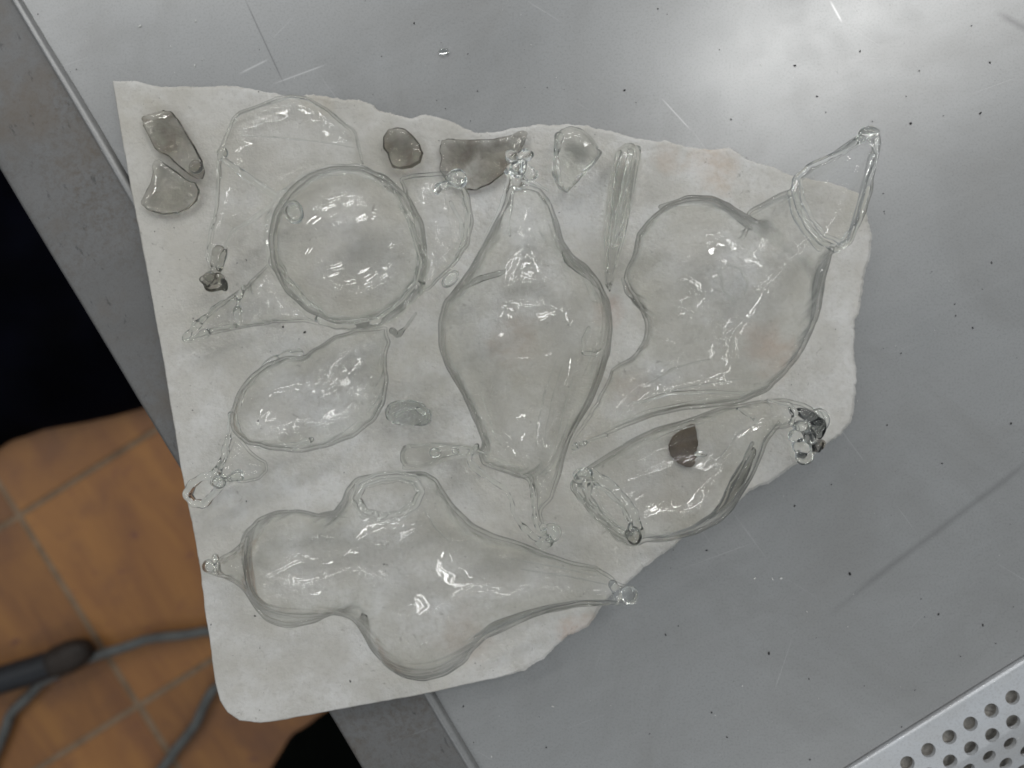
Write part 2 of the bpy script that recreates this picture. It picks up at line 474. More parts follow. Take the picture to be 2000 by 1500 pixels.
def surface_nets(Fd, org, h):
    nx, ny, nz = Fd.shape
    ins = Fd > 0
    c = ins.astype(np.int8)
    s = np.zeros((nx-1, ny-1, nz-1), np.int8)
    for i in (0, 1):
        for j in (0, 1):
            for k in (0, 1):
                s += c[i:nx-1+i, j:ny-1+j, k:nz-1+k]
    act = (s > 0) & (s < 8)
    ids = -np.ones(act.shape, np.int64)
    idx = np.argwhere(act)
    ids[act] = np.arange(len(idx))
    acc = np.zeros((len(idx), 3)); cnt = np.zeros(len(idx))
    I, J, K = idx.T
    corners = [(i, j, k) for i in (0, 1) for j in (0, 1) for k in (0, 1)]
    for a in corners:
        for ax in range(3):
            if a[ax]: continue
            b = list(a); b[ax] = 1
            fa = Fd[I+a[0], J+a[1], K+a[2]]; fb = Fd[I+b[0], J+b[1], K+b[2]]
            m = (fa > 0) != (fb > 0)
            den = np.where(m, fa - fb, 1)
            t = np.where(m, fa / den, 0)
            p = np.stack([np.full(len(I), float(a[0])), np.full(len(I), float(a[1])), np.full(len(I), float(a[2]))], 1)
            p[:, ax] += t
            acc[m] += p[m]; cnt[m] += 1
    V = (idx + acc / cnt[:, None]) * h + org
    Q = []
    for ax in range(3):
        o1, o2 = (ax + 1) % 3, (ax + 2) % 3
        sl0 = [slice(None)] * 3; sl1 = [slice(None)] * 3
        sl0[ax] = slice(0, -1); sl1[ax] = slice(1, None)
        d = c[tuple(sl1)].astype(int) - c[tuple(sl0)]
        for sg in (1, -1):
            e = np.argwhere(d == sg)
            ok = (e[:, o1] > 0) & (e[:, o2] > 0) & (e[:, o1] < Fd.shape[o1]-1) & (e[:, o2] < Fd.shape[o2]-1)
            e = e[ok]
            def g(da, db):
                q = e.copy(); q[:, o1] -= da; q[:, o2] -= db
                return ids[q[:, 0], q[:, 1], q[:, 2]]
            quad = np.stack([g(1, 1), g(0, 1), g(0, 0), g(1, 0)], 1)
            if sg == 1: quad = quad[:, ::-1]
            Q.append(quad)
    return V, np.concatenate(Q)

def neighbours_smooth(V, Q, it=3, lam=0.5, mu=-0.52):
    E = np.concatenate([Q[:, [0, 1]], Q[:, [1, 2]], Q[:, [2, 3]], Q[:, [3, 0]]])
    E = np.concatenate([E, E[:, ::-1]])
    cnt = np.bincount(E[:, 0], minlength=len(V)).astype(float)
    cnt[cnt == 0] = 1
    for i in range(it):
        for f in (lam, mu):
            A = np.stack([np.bincount(E[:, 0], V[E[:, 1], k], minlength=len(V)) for k in range(3)], 1) / cnt[:, None]
            V = V + f * (A - V)
    return V

def vnormals(V, Q):
    a = V[Q[:, 2]] - V[Q[:, 0]]; b = V[Q[:, 3]] - V[Q[:, 1]]
    n = np.cross(a, b)
    out = np.zeros_like(V)
    for k in range(4):
        for c in range(3):
            out[:, c] += np.bincount(Q[:, k], n[:, c], minlength=len(V))
    return out / np.maximum(np.linalg.norm(out, axis=1), 1e-12)[:, None]

def wavefield(seed, scale):
    r = np.random.default_rng(seed)
    D = r.normal(size=(9, 3)); D /= np.linalg.norm(D, axis=1)[:, None]
    fr = scale * r.uniform(0.6, 1.7, 9); ph = r.uniform(0, 6.28, 9)
    def f(P):
        a = np.zeros(len(P))
        for k in range(9):
            w = P + 0.006 * np.sin(P[:, [1, 2, 0]] * fr[k] * 0.7)
            a += np.sin(w @ D[k] * fr[k] * 2 * math.pi + ph[k]) / 4.5
        return a
    return f

def blown(name, outline, heights, mat, parent, vox=0.0014, wall=0.0013, solid=False, k=3.2, zs=1.0,
          cuts=(), keep=None, wob=0.0006, seed=1, wallvar=0.45, rest=True, bulges=(), smooth_n=6, streak=0.0, axis=0.0):
    """grow a glass body from its outline (as seen from above) and the heights of its centre line.
    heights: (px, py, h above board).  cuts: polygons (px) where the upper half is open."""
    hp = np.array(heights, float)
    def hc(px, py):
        d2 = (hp[:, 0] - px) ** 2 + (hp[:, 1] - py) ** 2 + 400
        w = 1 / d2 ** 1.5
        return float((w * hp[:, 2]).sum() / w.sum())
    ol = catmull(outline, smooth_n)
    poly = np.array([PB(p[0], p[1], hc(p[0], p[1]))[:2] for p in ol])
    mn = poly.min(0) - 4 * vox; mx = poly.max(0) + 4 * vox
    nx, ny = np.ceil((mx - mn) / vox).astype(int) + 1
    xs = mn[0] + vox * np.arange(nx); ys = mn[1] + vox * np.arange(ny)
    X, Y = np.meshgrid(xs, ys, indexing='ij')
    M = inside(poly, X, Y)
    D = distpoly(poly, X, Y)
    M2 = M.copy()
    u = poisson(M2, vox, -k)
    # sharpen the outline: u = q * signed distance near the rim
    good = M & (D > 1.6 * vox)
    q = np.where(good, u / np.maximum(D, 1e-6), 0)
    wgt = good.astype(float)
    qq, ww = q * wgt, wgt.copy()
    for it in range(10):
        def blur(a):
            b = a.copy()
            b[1:-1, 1:-1] = (a[1:-1, 1:-1] * 2 + a[2:, 1:-1] + a[:-2, 1:-1] + a[1:-1, 2:] + a[1:-1, :-2]) / 6
            return b
        nq, nw = blur(qq), blur(ww)
        qq = np.where(good, q, np.where(nw > 1e-9, nq, 0)); ww = np.where(good, 1.0, nw)
    qe = np.where(ww > 1e-6, qq / np.maximum(ww, 1e-6), 0.001)
    qe = np.maximum(qe, 0.0008)
    sd = np.where(M, D, -D)
    u = np.where(good, u, qe * sd)
    # centre-line heights on the grid
    zb = ZT + BT + 0.0024 * np.clip(1700 - (X / S(ZT + 0.01) + 1000), 0, None) / 1400
    CH = np.zeros_like(X); WS = np.zeros_like(X)
    for (px, py, h) in heights:
        c = PB(px, py, h)
        w = 1 / ((X - c[0]) ** 2 + (Y - c[1]) ** 2 + (20 * 0.00028) ** 2) ** 1.5
        CH += w * h; WS += w
    CH = zb + CH / WS
    ZS = np.full(X.shape, float(zs))
    for (bx, by, br, am) in bulges:
        c = PB(bx, by, 0.03); rr = br * S(ZT + 0.03)
        ZS = ZS * (1 + am * np.exp(-((X - c[0]) ** 2 + (Y - c[1]) ** 2) / rr ** 2))
    H = np.sqrt(np.maximum(u, 0)) * ZS
    ztop = float((CH + H)[M].max()) + 4 * vox
    zbot = max(float(zb.min()) - 3 * vox, float((CH - H)[M].min()) - 4 * vox) if rest else float((CH - H)[M].min()) - 4 * vox
    nz = int((ztop - zbot) / vox) + 2
    zsg = zbot + vox * np.arange(nz)
    Z = zsg[None, None, :]
    dz = (Z - CH[:, :, None]) / ZS[:, :, None]
    Fd = u[:, :, None] - dz ** 2
    if rest:        # heat-softened contact with the board
        R = np.sqrt(np.maximum(u, 0))[:, :, None]
        fl = (Z - (zb[:, :, None] + 0.0004)) * 0.02
        Fd = np.where(Z < zb[:, :, None] + 0.006, np.minimum(Fd, fl), Fd)
    V, Q = surface_nets(Fd, np.array([mn[0], mn[1], zbot]), vox)
    V = neighbours_smooth(V, Q, 5 if solid else 14)
    # local half thickness
    R = np.sqrt(np.maximum(u, 0)); Rm = R.copy()
    for it in range(3):
        a = Rm.copy()
        for dx in (-1, 0, 1):
            for dy in (-1, 0, 1):
                a = np.maximum(a, np.roll(np.roll(Rm, dx, 0), dy, 1))
        Rm = a
    ix = np.clip(((V[:, 0] - mn[0]) / vox).round().astype(int), 0, nx - 1)
    iy = np.clip(((V[:, 1] - mn[1]) / vox).round().astype(int), 0, ny - 1)
    Rv = Rm[ix, iy]
    wf = wavefield(seed, 22)
    wf2 = wavefield(seed + 50, 55)
    n = vnormals(V, Q)
    zc_v = CH[ix, iy]
    zb_v = zb[ix, iy]
    lift = np.clip((V[:, 2] - zb_v) / 0.004, 0, 1) if rest else 1.0
    amp = wob * np.clip(Rv / 0.02, 0.25, 1.0) * lift
    V = V + n * (wf(V) * amp + 0.12 * wf2(V) * amp)[:, None]
    if streak:
        ax_ = math.radians(axis)
        cc = -V[:, 0] * math.sin(ax_) + V[:, 1] * math.cos(ax_); aa = V[:, 0] * math.cos(ax_) + V[:, 1] * math.sin(ax_)
        rr = np.random.default_rng(seed + 77); ds = np.zeros(len(V))
        for fq in (85, 120, 160, 230):
            p1, p2 = rr.uniform(0, 6.28, 2)
            ds += np.sin(2 * math.pi * fq * (cc + 0.004 * np.sin(aa * 45 + p2)) + p1 + V[:, 2] * fq * 3) * (110 / fq)
        V = V + n * (ds * streak * np.clip(1.25 - Rv / 0.04, 0.08, 1) * lift)[:, None]
    n = vnormals(V, Q)
    if solid:
        me = mesh_from(name, V, Q)
        o = link(name, me, mat, parent)
        sub = o.modifiers.new('smooth', 'SUBSURF'); sub.levels = sub.render_levels = 1
        return o
    w3 = wavefield(seed + 9, 16)
    t = wall * (1 + wallvar * w3(V))
    t = np.minimum(np.maximum(t, 0.0005), 0.42 * Rv)
    Vi = V - n * t[:, None]
    # opening
    kill = np.zeros(len(V), bool)
    px = V[:, 0] / S(0) * 0  # placeholder of matching length
    for (cpoly, side) in cuts:
        cp = catmull(cpoly, 6)
        sv = (ZC - V[:, 2]) / F
        pxx = V[:, 0] / sv + 1000; pyy = 750 - V[:, 1] / sv
        inn = inside(cp, pxx, pyy)
        if side == 'top': inn &= (V[:, 2] > zc_v - 0.0005)
        kill |= inn
    if keep == 'top':
        kill |= (V[:, 2] < zc_v - 0.0002)
    fk = kill[Q].any(1)
    Qk = Q[~fk]
    Qi = Qk[:, ::-1] + len(V)
    faces = [Qk, Qi]
    if fk.any():
        E = np.concatenate([Qk[:, [0, 1]], Qk[:, [1, 2]], Qk[:, [2, 3]], Qk[:, [3, 0]]])
        key = E[:, 0] * (len(V) + 1) + E[:, 1]
        rev = E[:, 1] * (len(V) + 1) + E[:, 0]
        be = E[~np.isin(key, rev)]
        faces.append(np.stack([be[:, 1], be[:, 0], be[:, 0] + len(V), be[:, 1] + len(V)], 1))
    VV = np.concatenate([V, Vi]); QQ = np.concatenate(faces)
    used = np.zeros(len(VV), bool); used[QQ.ravel()] = True
    mp = np.cumsum(used) - 1
    me = mesh_from(name, VV[used], mp[QQ])
    o = link(name, me, mat, parent)
    sub = o.modifiers.new('smooth', 'SUBSURF'); sub.levels = sub.render_levels = 1
    return o

def strand(name, pts, mat, parent, closed=False, n=6, seg=12, ripple=0.12, seed=3, flat=1.0, place=PB):
    """a drawn glass thread: pts = (px, py, h, radius in px)"""
    P = catmull(pts, n, closed)
    W3 = np.array([place(p[0], p[1], p[2]) for p in P])
    r = np.random.default_rng(seed)
    ph = r.uniform(0, 6.28, 4)
    V = []; Fc = []
    m = len(W3)
    up = np.array([0, 0, 1.0])
    cum = np.concatenate([[0], np.cumsum(np.linalg.norm(np.diff(W3, axis=0), axis=1))])
    for i in range(m):
        a = W3[(i - 1) % m] if closed else W3[max(i - 1, 0)]
        b = W3[(i + 1) % m] if closed else W3[min(i + 1, m - 1)]
        t = (b - a) / max(np.linalg.norm(b - a), 1e-9)
        s1 = np.cross(t, up)
        if np.linalg.norm(s1) < 1e-3: s1 = np.array([1.0, 0, 0])
        s1 /= np.linalg.norm(s1); s2 = np.cross(s1, t)
        rad = P[i][3] * 0.00028 * (1 + ripple * math.sin(cum[i] * 420 + ph[0]) + ripple * 0.7 * math.sin(cum[i] * 910 + ph[1]))
        for k in range(seg):
            an = 2 * math.pi * k / seg
            V.append(W3[i] + s1 * math.cos(an) * rad + s2 * math.sin(an) * rad * flat)
    rings = m if closed else m - 1
    for i in range(rings):
        for k in range(seg):
            a = i * seg + k; b = i * seg + (k + 1) % seg
            c = ((i + 1) % m) * seg + (k + 1) % seg; d = ((i + 1) % m) * seg + k
            Fc.append((a, d, c, b))
    if not closed:
        for end, base, ring0 in ((-1, W3[0], 0), (1, W3[-1], (m - 1) * seg)):
            ci = len(V)
            t = (W3[1] - W3[0]) if end < 0 else (W3[-1] - W3[-2])
            t = t / max(np.linalg.norm(t), 1e-9)
            rr = P[0 if end < 0 else -1][3] * 0.00028
            # a short rounded cap
            mid0 = len(V)
            for k in range(seg):
                V.append(base + (V[ring0 + k] - base) * 0.7 + t * end * rr * 0.7)
            V.append(base + t * end * rr)
            tip = len(V) - 1
            for k in range(seg):
                k2 = (k + 1) % seg
                if end < 0:
                    Fc.append((ring0 + k, ring0 + k2, mid0 + k2, mid0 + k)); Fc.append((mid0 + k, mid0 + k2, tip))
                else:
                    Fc.append((ring0 + k2, ring0 + k, mid0 + k, mid0 + k2)); Fc.append((mid0 + k2, mid0 + k, tip))
    me = mesh_from(name, V, Fc)
    o = link(name, me, mat, parent)
    sub = o.modifiers.new('smooth', 'SUBSURF'); sub.levels = sub.render_levels = 1
    return o

def lump(name, px, py, h, rx, ry, rz, rot, mat, parent, seed=1, rough=0.12, hollow=False, place=PB):
    """an uneven drop of glass; radii in px"""
    bm = bmesh.new()
    bmesh.ops.create_icosphere(bm, subdivisions=4, radius=1)
    V = np.array([v.co[:] for v in bm.verts])
    wf = wavefield(seed, 0.45)
    d = wf(V)
    V = V * (1 + rough * d)[:, None]
    q = 0.00028
    V = V * np.array([rx * q, ry * q, rz * q])
    c, s = math.cos(rot), math.sin(rot)
    V = np.stack([V[:, 0] * c - V[:, 1] * s, V[:, 0] * s + V[:, 1] * c, V[:, 2]], 1)
    ctr = place(px, py, h)
    V = V + ctr
    for v, co in zip(bm.verts, V): v.co = co
    if hollow:
        g2 = bmesh.ops.duplicate(bm, geom=bm.verts[:] + bm.edges[:] + bm.faces[:])
        vs = [e for e in g2['geom'] if isinstance(e, bmesh.types.BMVert)]
        fs = [e for e in g2['geom'] if isinstance(e, bmesh.types.BMFace)]
        for v in vs: v.co = Vector(ctr) + (v.co - Vector(ctr)) * (1 - hollow)
        bmesh.ops.reverse_faces(bm, faces=fs)
    me = bpy.data.meshes.new(name)
    bm.to_mesh(me); bm.free()
    return link(name, me, mat, parent)

# ------------------------------------------------------------------ the table
def slab(name, pts, z0, z1, mat, parent, bev=0.0):
    """upright prism over world xy points (counter-clockwise), top edge bevelled"""
    bm = bmesh.new()
    vs = [bm.verts.new((x, y, z1)) for x, y in pts]
    f = bm.faces.new(vs)
    f.normal_update()
    if f.normal.z < 0: f.normal_flip()
    r = bmesh.ops.extrude_face_region(bm, geom=[f])
    for v in [e for e in r['geom'] if isinstance(e, bmesh.types.BMVert)]: v.co.z = z0
    bmesh.ops.recalc_face_normals(bm, faces=bm.faces)
    if bev:
        ed = [e for e in bm.edges if all(abs(v.co.z - z1) < 1e-6 for v in e.verts)]
        bmesh.ops.bevel(bm, geom=ed, offset=bev, segments=3, profile=0.6, affect='EDGES')
    me = bpy.data.meshes.new(name); bm.to_mesh(me); bm.free()
    return link(name, me, mat, parent, smooth=False)

e0 = PW(0, 335, ZT)[:2]; e1 = PW(705, 1500, ZT)[:2]          # outer edge of the table
i0 = PW(40, 0, ZT)[:2]; i1 = PW(930, 1500, ZT)[:2]           # seam between rim and sheet
ed = (e1 - e0) / np.linalg.norm(e1 - e0)
idr = (i1 - i0) / np.linalg.norm(i1 - i0)
nin = np.array([-ed[1], ed[0]])                               # towards the table
if nin[0] < 0: nin = -nin
table = thing('metal_table', 'wide scuffed grey sheet metal tabletop with a dirty raised rim, under the white board', 'table', (0.25, 0, 0))
A0, A1 = e0 - ed * 0.45, e1 + ed * 0.42
B0, B1 = i0 - idr * 0.30, i1 + idr * 0.30
far = 0.95
# sheet
def clip_half(pts, o, nrm_, lim):
    out = []
    for a, b in zip(pts, pts[1:] + pts[:1]):
        da = (np.array(a) - o) @ nrm_ - lim; db = (np.array(b) - o) @ nrm_ - lim
        if da <= 0: out.append(tuple(a))
        if da * db < 0:
            t = da / (da - db)
            out.append(tuple(np.array(a) + (np.array(b) - np.array(a)) * t))
    return out
# the sheet stops at the perforated panel in the lower right
top_pts = clip_half([tuple(B0), tuple(B1), tuple(B1 + nin * far), tuple(B0 + nin * far)], PW(1974, 1360, ZT)[:2], np.array([0.5308, -0.8475]), -49 * S(ZT) - 0.0018)
sheet = slab('table_top', top_pts, ZT - 0.004, ZT, M_TABLE, table)
# rim: a strip 2.4 mm proud of the sheet with a rounded fold at both sides
def strip_profile(name, a0, a1, b0, b1, prof, mat, parent, n=40):
    """prof: list of (t across 0..1, z)"""
    V = []; Fc = []
    m = len(prof)
    for i in range(n + 1):
        s = i / n
        a = a0 + (a1 - a0) * s; b = b0 + (b1 - b0) * s
        for (t, z) in prof:
            p = a + (b - a) * t
            wv = 0.00025 * math.sin(s * 23 + t * 5) + 0.00018 * math.sin(s * 61)
            V.append((p[0] + wv, p[1] + wv * 0.6, ZT + z + wv * 0.5))
    for i in range(n):
        for k in range(m - 1):
            a = i * m + k
            Fc.append((a, a + m, a + m + 1, a + 1))
    return link(name, mesh_from(name, V, Fc), mat, parent)
rim = strip_profile('table_rim', A0, A1, B0, B1,
      [(0.02, -0.05), (0.0, -0.006), (0.003, -0.0012), (0.02, 0.0012), (0.05, 0.0021), (0.12, 0.0024), (0.5, 0.0021), (0.86, 0.0023),
       (0.95, 0.0024), (0.975, 0.0030), (0.99, 0.0026), (1.0, 0.0008), (1.004, -0.002)], M_RIM, table)
seam = strand('weld_seam', [(40, 0, 0, 1), (485, 750, 0, 1), (930, 1500, 0, 1)], M_TABLE, table, n=30, ripple=0.05,
              place=lambda x, y, h: PW(x + 4, y - 2, ZT + 0.0003)) if False else None
bead = []
fold = strip_profile('folded_lip', B0 - nin * 0.0040, B1 - nin * 0.0040, B0 + nin * 0.0016, B1 + nin * 0.0016,
      [(0.0, 0.0018), (0.15, 0.0034), (0.45, 0.0041), (0.75, 0.0030), (0.92, 0.0012), (1.0, 0.0002)],
      make_metal('rubbed_bright_metal', 0.40, 0.40), table)
for (x, y) in ((0.35, 0.45), (0.75, 0.25)):                   # supports far under the sheet
    slab('leg', [(x - .02, y - .02), (x + .02, y - .02), (x + .02, y + .02), (x - .02, y + .02)], 0.0, ZT - 0.004, M_RIM, table)

# ------------------------------------------------------------------ perforated metal sheet lower right
def perforated():
    root = thing('perforated_metal_sheet', 'bright metal sheet with rows of round holes at the lower right corner', 'metal sheet', PW(1940, 1440, ZT))
    q = S(ZT)
    d = np.array([0.8475, 0.5308])                             # along the edge (world: right and up)
    nrm = np.array([0.5308, -0.8475])                          # away from the table sheet
    O = PW(1974, 1360, ZT)[:2]                                 # first hole
    pu, pv, r = 48.3 * q, 41.5 * q, 14.2 * q
    z0 = ZT + 0.0016
    vf = pv * 1.06                                             # fold line passes through the second row
    V = []; Fc = []
    def bend(u, v):
        z = z0; vv = v
        if v > vf:
            e = v - vf
            rr = 0.0035
            if e < rr:
                z = z0 - e * e / (2 * rr) * 0.32
                vv = vf + e
            else:
                z = z0 - rr * 0.16 - (e - rr) * 0.32
                vv = vf + rr + (e - rr) * 0.95
        p = O + d * u + nrm * vv
        return (p[0], p[1], z)
    nseg = 24
    def quadgrid(u0, u1, v0, v1, nv=3):
        for j in range(nv):
            a = v0 + (v1 - v0) * j / nv; b = v0 + (v1 - v0) * (j + 1) / nv
            i = len(V)
            V.extend([bend(u0, a), bend(u1, a), bend(u1, b), bend(u0, b)])
            Fc.append((i, i + 1, i + 2, i + 3))
    for row in range(-1, 6):
        v0, v1 = (row - 0.5) * pv, (row + 0.5) * pv
        for cidx in range(-9, 5):
            # row 1 sits at O; each next row shifts half a pitch
            uc = cidx * pu + row * (-26.0 * q if row else 0)
            uc = cidx * pu - (row % 2) * pu * 0.5 + 0.0
            if row == -1:
                quadgrid(uc - pu / 2, uc + pu / 2, -49 * q + 0.0012, v1, 3)
                continue
            vc = row * pv
            rings = []
            for t in (0.0, 0.12, 0.5, 1.0):
                ring = []
                for s in range(nseg):
                    a = 2 * math.pi * s / nseg
                    cx, cyy = math.cos(a), math.sin(a)
                    k = 1 / max(abs(cx) / (pu / 2), abs(cyy) / (pv / 2))
                    rad = r + (k - r) * t
                    ring.append((uc + cx * rad, vc + cyy * rad))
                rings.append(ring)
            base = len(V)
            for ring in rings:
                for (a, b) in ring: V.append(bend(a, b))
            # snap the outer ring to the cell corners
            for s in range(nseg):
                pass
            for j in range(len(rings) - 1):
                for s in range(nseg):
                    s2 = (s + 1) % nseg
                    Fc.append((base + j * nseg + s, base + (j + 1) * nseg + s, base + (j + 1) * nseg + s2, base + j * nseg + s2))
            # corner fillers
            for (sx, sy) in ((1, 1), (-1, 1), (-1, -1), (1, -1)):
                ca_ = math.atan2(sy * pv / 2, sx * pu / 2)
                i0_ = int(math.floor((ca_ % (2 * math.pi)) / (2 * math.pi) * nseg)); i1_ = (i0_ + 1) % nseg
                ci = len(V)
                V.append(bend(uc + sx * pu / 2, vc + sy * pv / 2))
                Fc.append((base + 3 * nseg + i0_, ci, base + 3 * nseg + i1_))
    me = mesh_from('punched_panel', V, Fc)
    o = link('punched_panel', me, M_PERF, root, smooth=False)
    bmm = bmesh.new(); bmm.from_mesh(me); bmesh.ops.remove_doubles(bmm, verts=bmm.verts, dist=1e-5)
    bmesh.ops.recalc_face_normals(bmm, faces=bmm.faces); bmm.to_mesh(me); bmm.free()
    s = o.modifiers.new('thick', 'SOLIDIFY'); s.thickness = 0.0022; s.offset = -1
    up = sum(p.normal.z for p in me.polygons)
    if up < 0: me.flip_normals()
    # folded front edge
    V = []; Fc = []
    for i in range(2):
        u = -9.5 * pu if i == 0 else 5 * pu
        for (v, z) in ((-49 * q - 0.0004, -0.012), (-49 * q - 0.0002, 0.0004), (-49 * q + 0.0003, 0.0013), (-49 * q + 0.0013, 0.0017)):
            p = O + d * u + nrm * v
            V.append((p[0], p[1], ZT + z))
    for k in range(3): Fc.append((k, k + 4, k + 5, k + 1))
    lip = link('folded_edge', mesh_from('folded_edge', V, Fc), M_PERF, root)
    # gritty plate seen through the holes
    V = []
    for (u, v) in ((-9.4 * pu, -44 * q), (4.9 * pu, -44 * q)):
        V.append(bend(u, v))
    return root, O, d, nrm, q, pu, pv
PR, PO, Pd, Pn, Pq, Ppu, Ppv = perforated()
# tray floor below the perforated sheet
pl = []
for (u, v) in ((-9.3 * Ppu, -40 * Pq), (4.9 * Ppu, -40 * Pq), (4.9 * Ppu, 6.5 * Ppv), (-9.3 * Ppu, 6.5 * Ppv)):
    p = PO + Pd * u + Pn * v
    pl.append((p[0], p[1]))
V = []
for (x, y), h in zip(pl, (0.0006, 0.0006, -0.085, -0.085)): V.append((x, y, ZT + h))
V = [(pl[0][0], pl[0][1], ZT - .0030), (pl[1][0], pl[1][1], ZT - .0030)]
p2 = PO + Pd * (4.9 * Ppu) + Pn * (1.0 * Ppv); p3 = PO - Pd * (9.3 * Ppu) + Pn * (1.0 * Ppv)
V += [(p2[0], p2[1], ZT - .0030), (p3[0], p3[1], ZT - .0030), (p2[0] + Pn[0] * .1, p2[1] + Pn[1] * .1, ZT - .041), (p3[0] + Pn[0] * .1, p3[1] + Pn[1] * .1, ZT - .041)]
link('backing_plate', mesh_from('backing_plate', V, [(0, 1, 2, 3), (3, 2, 4, 5)]), M_UNDER, PR, smooth=False)

# ------------------------------------------------------------------ floor with tiles, cable, pipe, cloth
ZF = 0.0
floor = slab('floor', [(-2.2, -2.2), (2.2, -2.2), (2.2, 2.2), (-2.2, 2.2)], -0.05, 0.0002, M_GROUT, None)
floor['kind'] = 'structure'
qf = ZC / F
ta = math.atan2(190, 302)
du = np.array([math.cos(ta), math.sin(ta)]); dv = np.array([math.sin(ta), -math.cos(ta)])
TO = PW(35, 1008, 0.004)[:2]                                    # a joint crossing
TW = 0.385
tile_me = None
def tile_mesh(seed):
    bm = bmesh.new()
    g = 0.009
    h = TW / 2 - g / 2
    vs = [bm.verts.new((x, y, 0.0)) for x, y in ((-h, -h), (h, -h), (h, h), (-h, h))]
    f = bm.faces.new(vs)
    r = bmesh.ops.extrude_face_region(bm, geom=[f])
    for v in [e for e in r['geom'] if isinstance(e, bmesh.types.BMVert)]: v.co.z = -0.003
    bmesh.ops.recalc_face_normals(bm, faces=bm.faces)
    ed_ = [e for e in bm.edges if all(abs(v.co.z) < 1e-6 for v in e.verts)]
    bmesh.ops.bevel(bm, geom=ed_, offset=0.002, segments=1, affect='EDGES')
    me = bpy.data.meshes.new('tile'); bm.to_mesh(me); bm.free()
    me.materials.append(M_TILE)
    return me
tme = tile_mesh(0)
for i in range(-3, 3):
    for j in range(-2, 3):
        c = TO + du * TW * (i + 0.5) + dv * TW * (j + 0.5)
        if np.linalg.norm(c - PW(250, 1150, 0)[:2]) > 0.95: continue
        o = bpy.data.objects.new('tile', tme); COL.objects.link(o)
        o.parent = floor
        o.location = (c[0], c[1], 0.002 + random.uniform(-0.0006, 0.0006))
        o.rotation_euler = (random.uniform(-.002, .002), random.uniform(-.002, .002), ta)

def PF(px, py, h): return PW(px, py, h)
def ground_strand(name, pts, mat, parent=None, seg=14, n=10):
    # pts: px, py, height, radius(m)
    P = [(p[0], p[1], p[2], p[3] / 0.00028) for p in pts]
    return strand(name, P, mat, parent, n=n, seg=seg, ripple=0.0, place=PF)
cable = ground_strand('rubber_cable', [(-60, 1600, .012, .0085), (-12, 1478, .012, .0085), (18, 1400, .012, .0085), (75, 1338, .014, .0085), (160, 1292, .02, .0085),
      (280, 1250, .02, .0085), (400, 1232, .016, .0085), (480, 1245, .014, .0085), (478, 1295, .014, .0085), (418, 1345, .014, .0085), (385, 1410, .013, .0085), (345, 1462, .012, .0085), (300, 1520, .012, .0085), (270, 1600, .012, .0085)], M_CABLE)
tag(cable, 'grey rubber cable lying in a loop over the orange floor tiles', 'cable')
pipe = thing('black_hose_end', 'thick black hose end lying on the orange tiles beside the grey cable', 'hose', PF(100, 1300, 0))
ground_strand('hose', [(-120, 1350, .028, .024), (-20, 1334, .028, .024), (60, 1310, .028, .024), (118, 1290, .028, .023)], M_PIPE, pipe)
ground_strand('hose_cap', [(112, 1292, .028, .027), (138, 1281, .028, .0275), (158, 1273, .028, .024)], M_PIPE_END, pipe, n=6)

def cloth_heap(name, label, outline, hmax, mat, seed):
    ol = catmull(outline, 6)
    poly = np.array([PW(p[0], p[1], 0.0)[:2] for p in ol])
    fine = np.array([PW(p[0], p[1], 0.0)[:2] for p in catmull(outline, 60)])
    vox = 0.010
    mn = poly.min(0) - 3 * vox; mx = poly.max(0) + 3 * vox
    nx, ny = np.ceil((mx - mn) / vox).astype(int) + 1
    X, Y = np.meshgrid(mn[0] + vox * np.arange(nx), mn[1] + vox * np.arange(ny), indexing='ij')
    M = inside(poly, X, Y); D = distpoly(poly, X, Y)
    wf = wavefield(seed, 4.5)
    P = np.stack([X.ravel(), Y.ravel(), np.zeros(X.size)], 1)
    wv = wf(P).reshape(X.shape)
    H = hmax * np.sqrt(np.clip(D / 0.13, 0, 1)) * (1 + 0.25 * wv)
    ids = -np.ones(X.shape, int); V = []; Fc = []
    # snap the outline: use cells inside or near
    keep = M | (D < 1.5 * vox)
    for i in range(nx):
        for j in range(ny):
            if keep[i, j]:
                ids[i, j] = len(V)
                x, y = X[i, j], Y[i, j]; z = H[i, j] if M[i, j] else 0.0
                if not M[i, j]:
                    k = np.argmin(((fine - [x, y]) ** 2).sum(1)); x, y = fine[k]
                V.append((x, y, max(z, 0.0) + 0.001))
    for i in range(nx - 1):
        for j in range(ny - 1):
            q = (ids[i, j], ids[i + 1, j], ids[i + 1, j + 1], ids[i, j + 1])
            if min(q) >= 0: Fc.append(q)
    o = link(name, mesh_from(name, V, Fc), mat)
    o.modifiers.new('smooth', 'SUBSURF').render_levels = 1
    return tag(o, label, 'cloth')
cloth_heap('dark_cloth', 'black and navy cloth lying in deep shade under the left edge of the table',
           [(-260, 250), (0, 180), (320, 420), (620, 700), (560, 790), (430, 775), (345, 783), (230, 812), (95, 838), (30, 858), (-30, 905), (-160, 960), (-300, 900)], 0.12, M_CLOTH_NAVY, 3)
cloth_heap('dark_cloth', 'black and dark green cloth on the tiles at the bottom edge, beside the table rim',
           [(660, 1380), (575, 1430), (545, 1475), (500, 1540), (480, 1620), (560, 1680), (760, 1690), (900, 1600), (820, 1420)], 0.08, M_CLOTH_GREEN, 5)

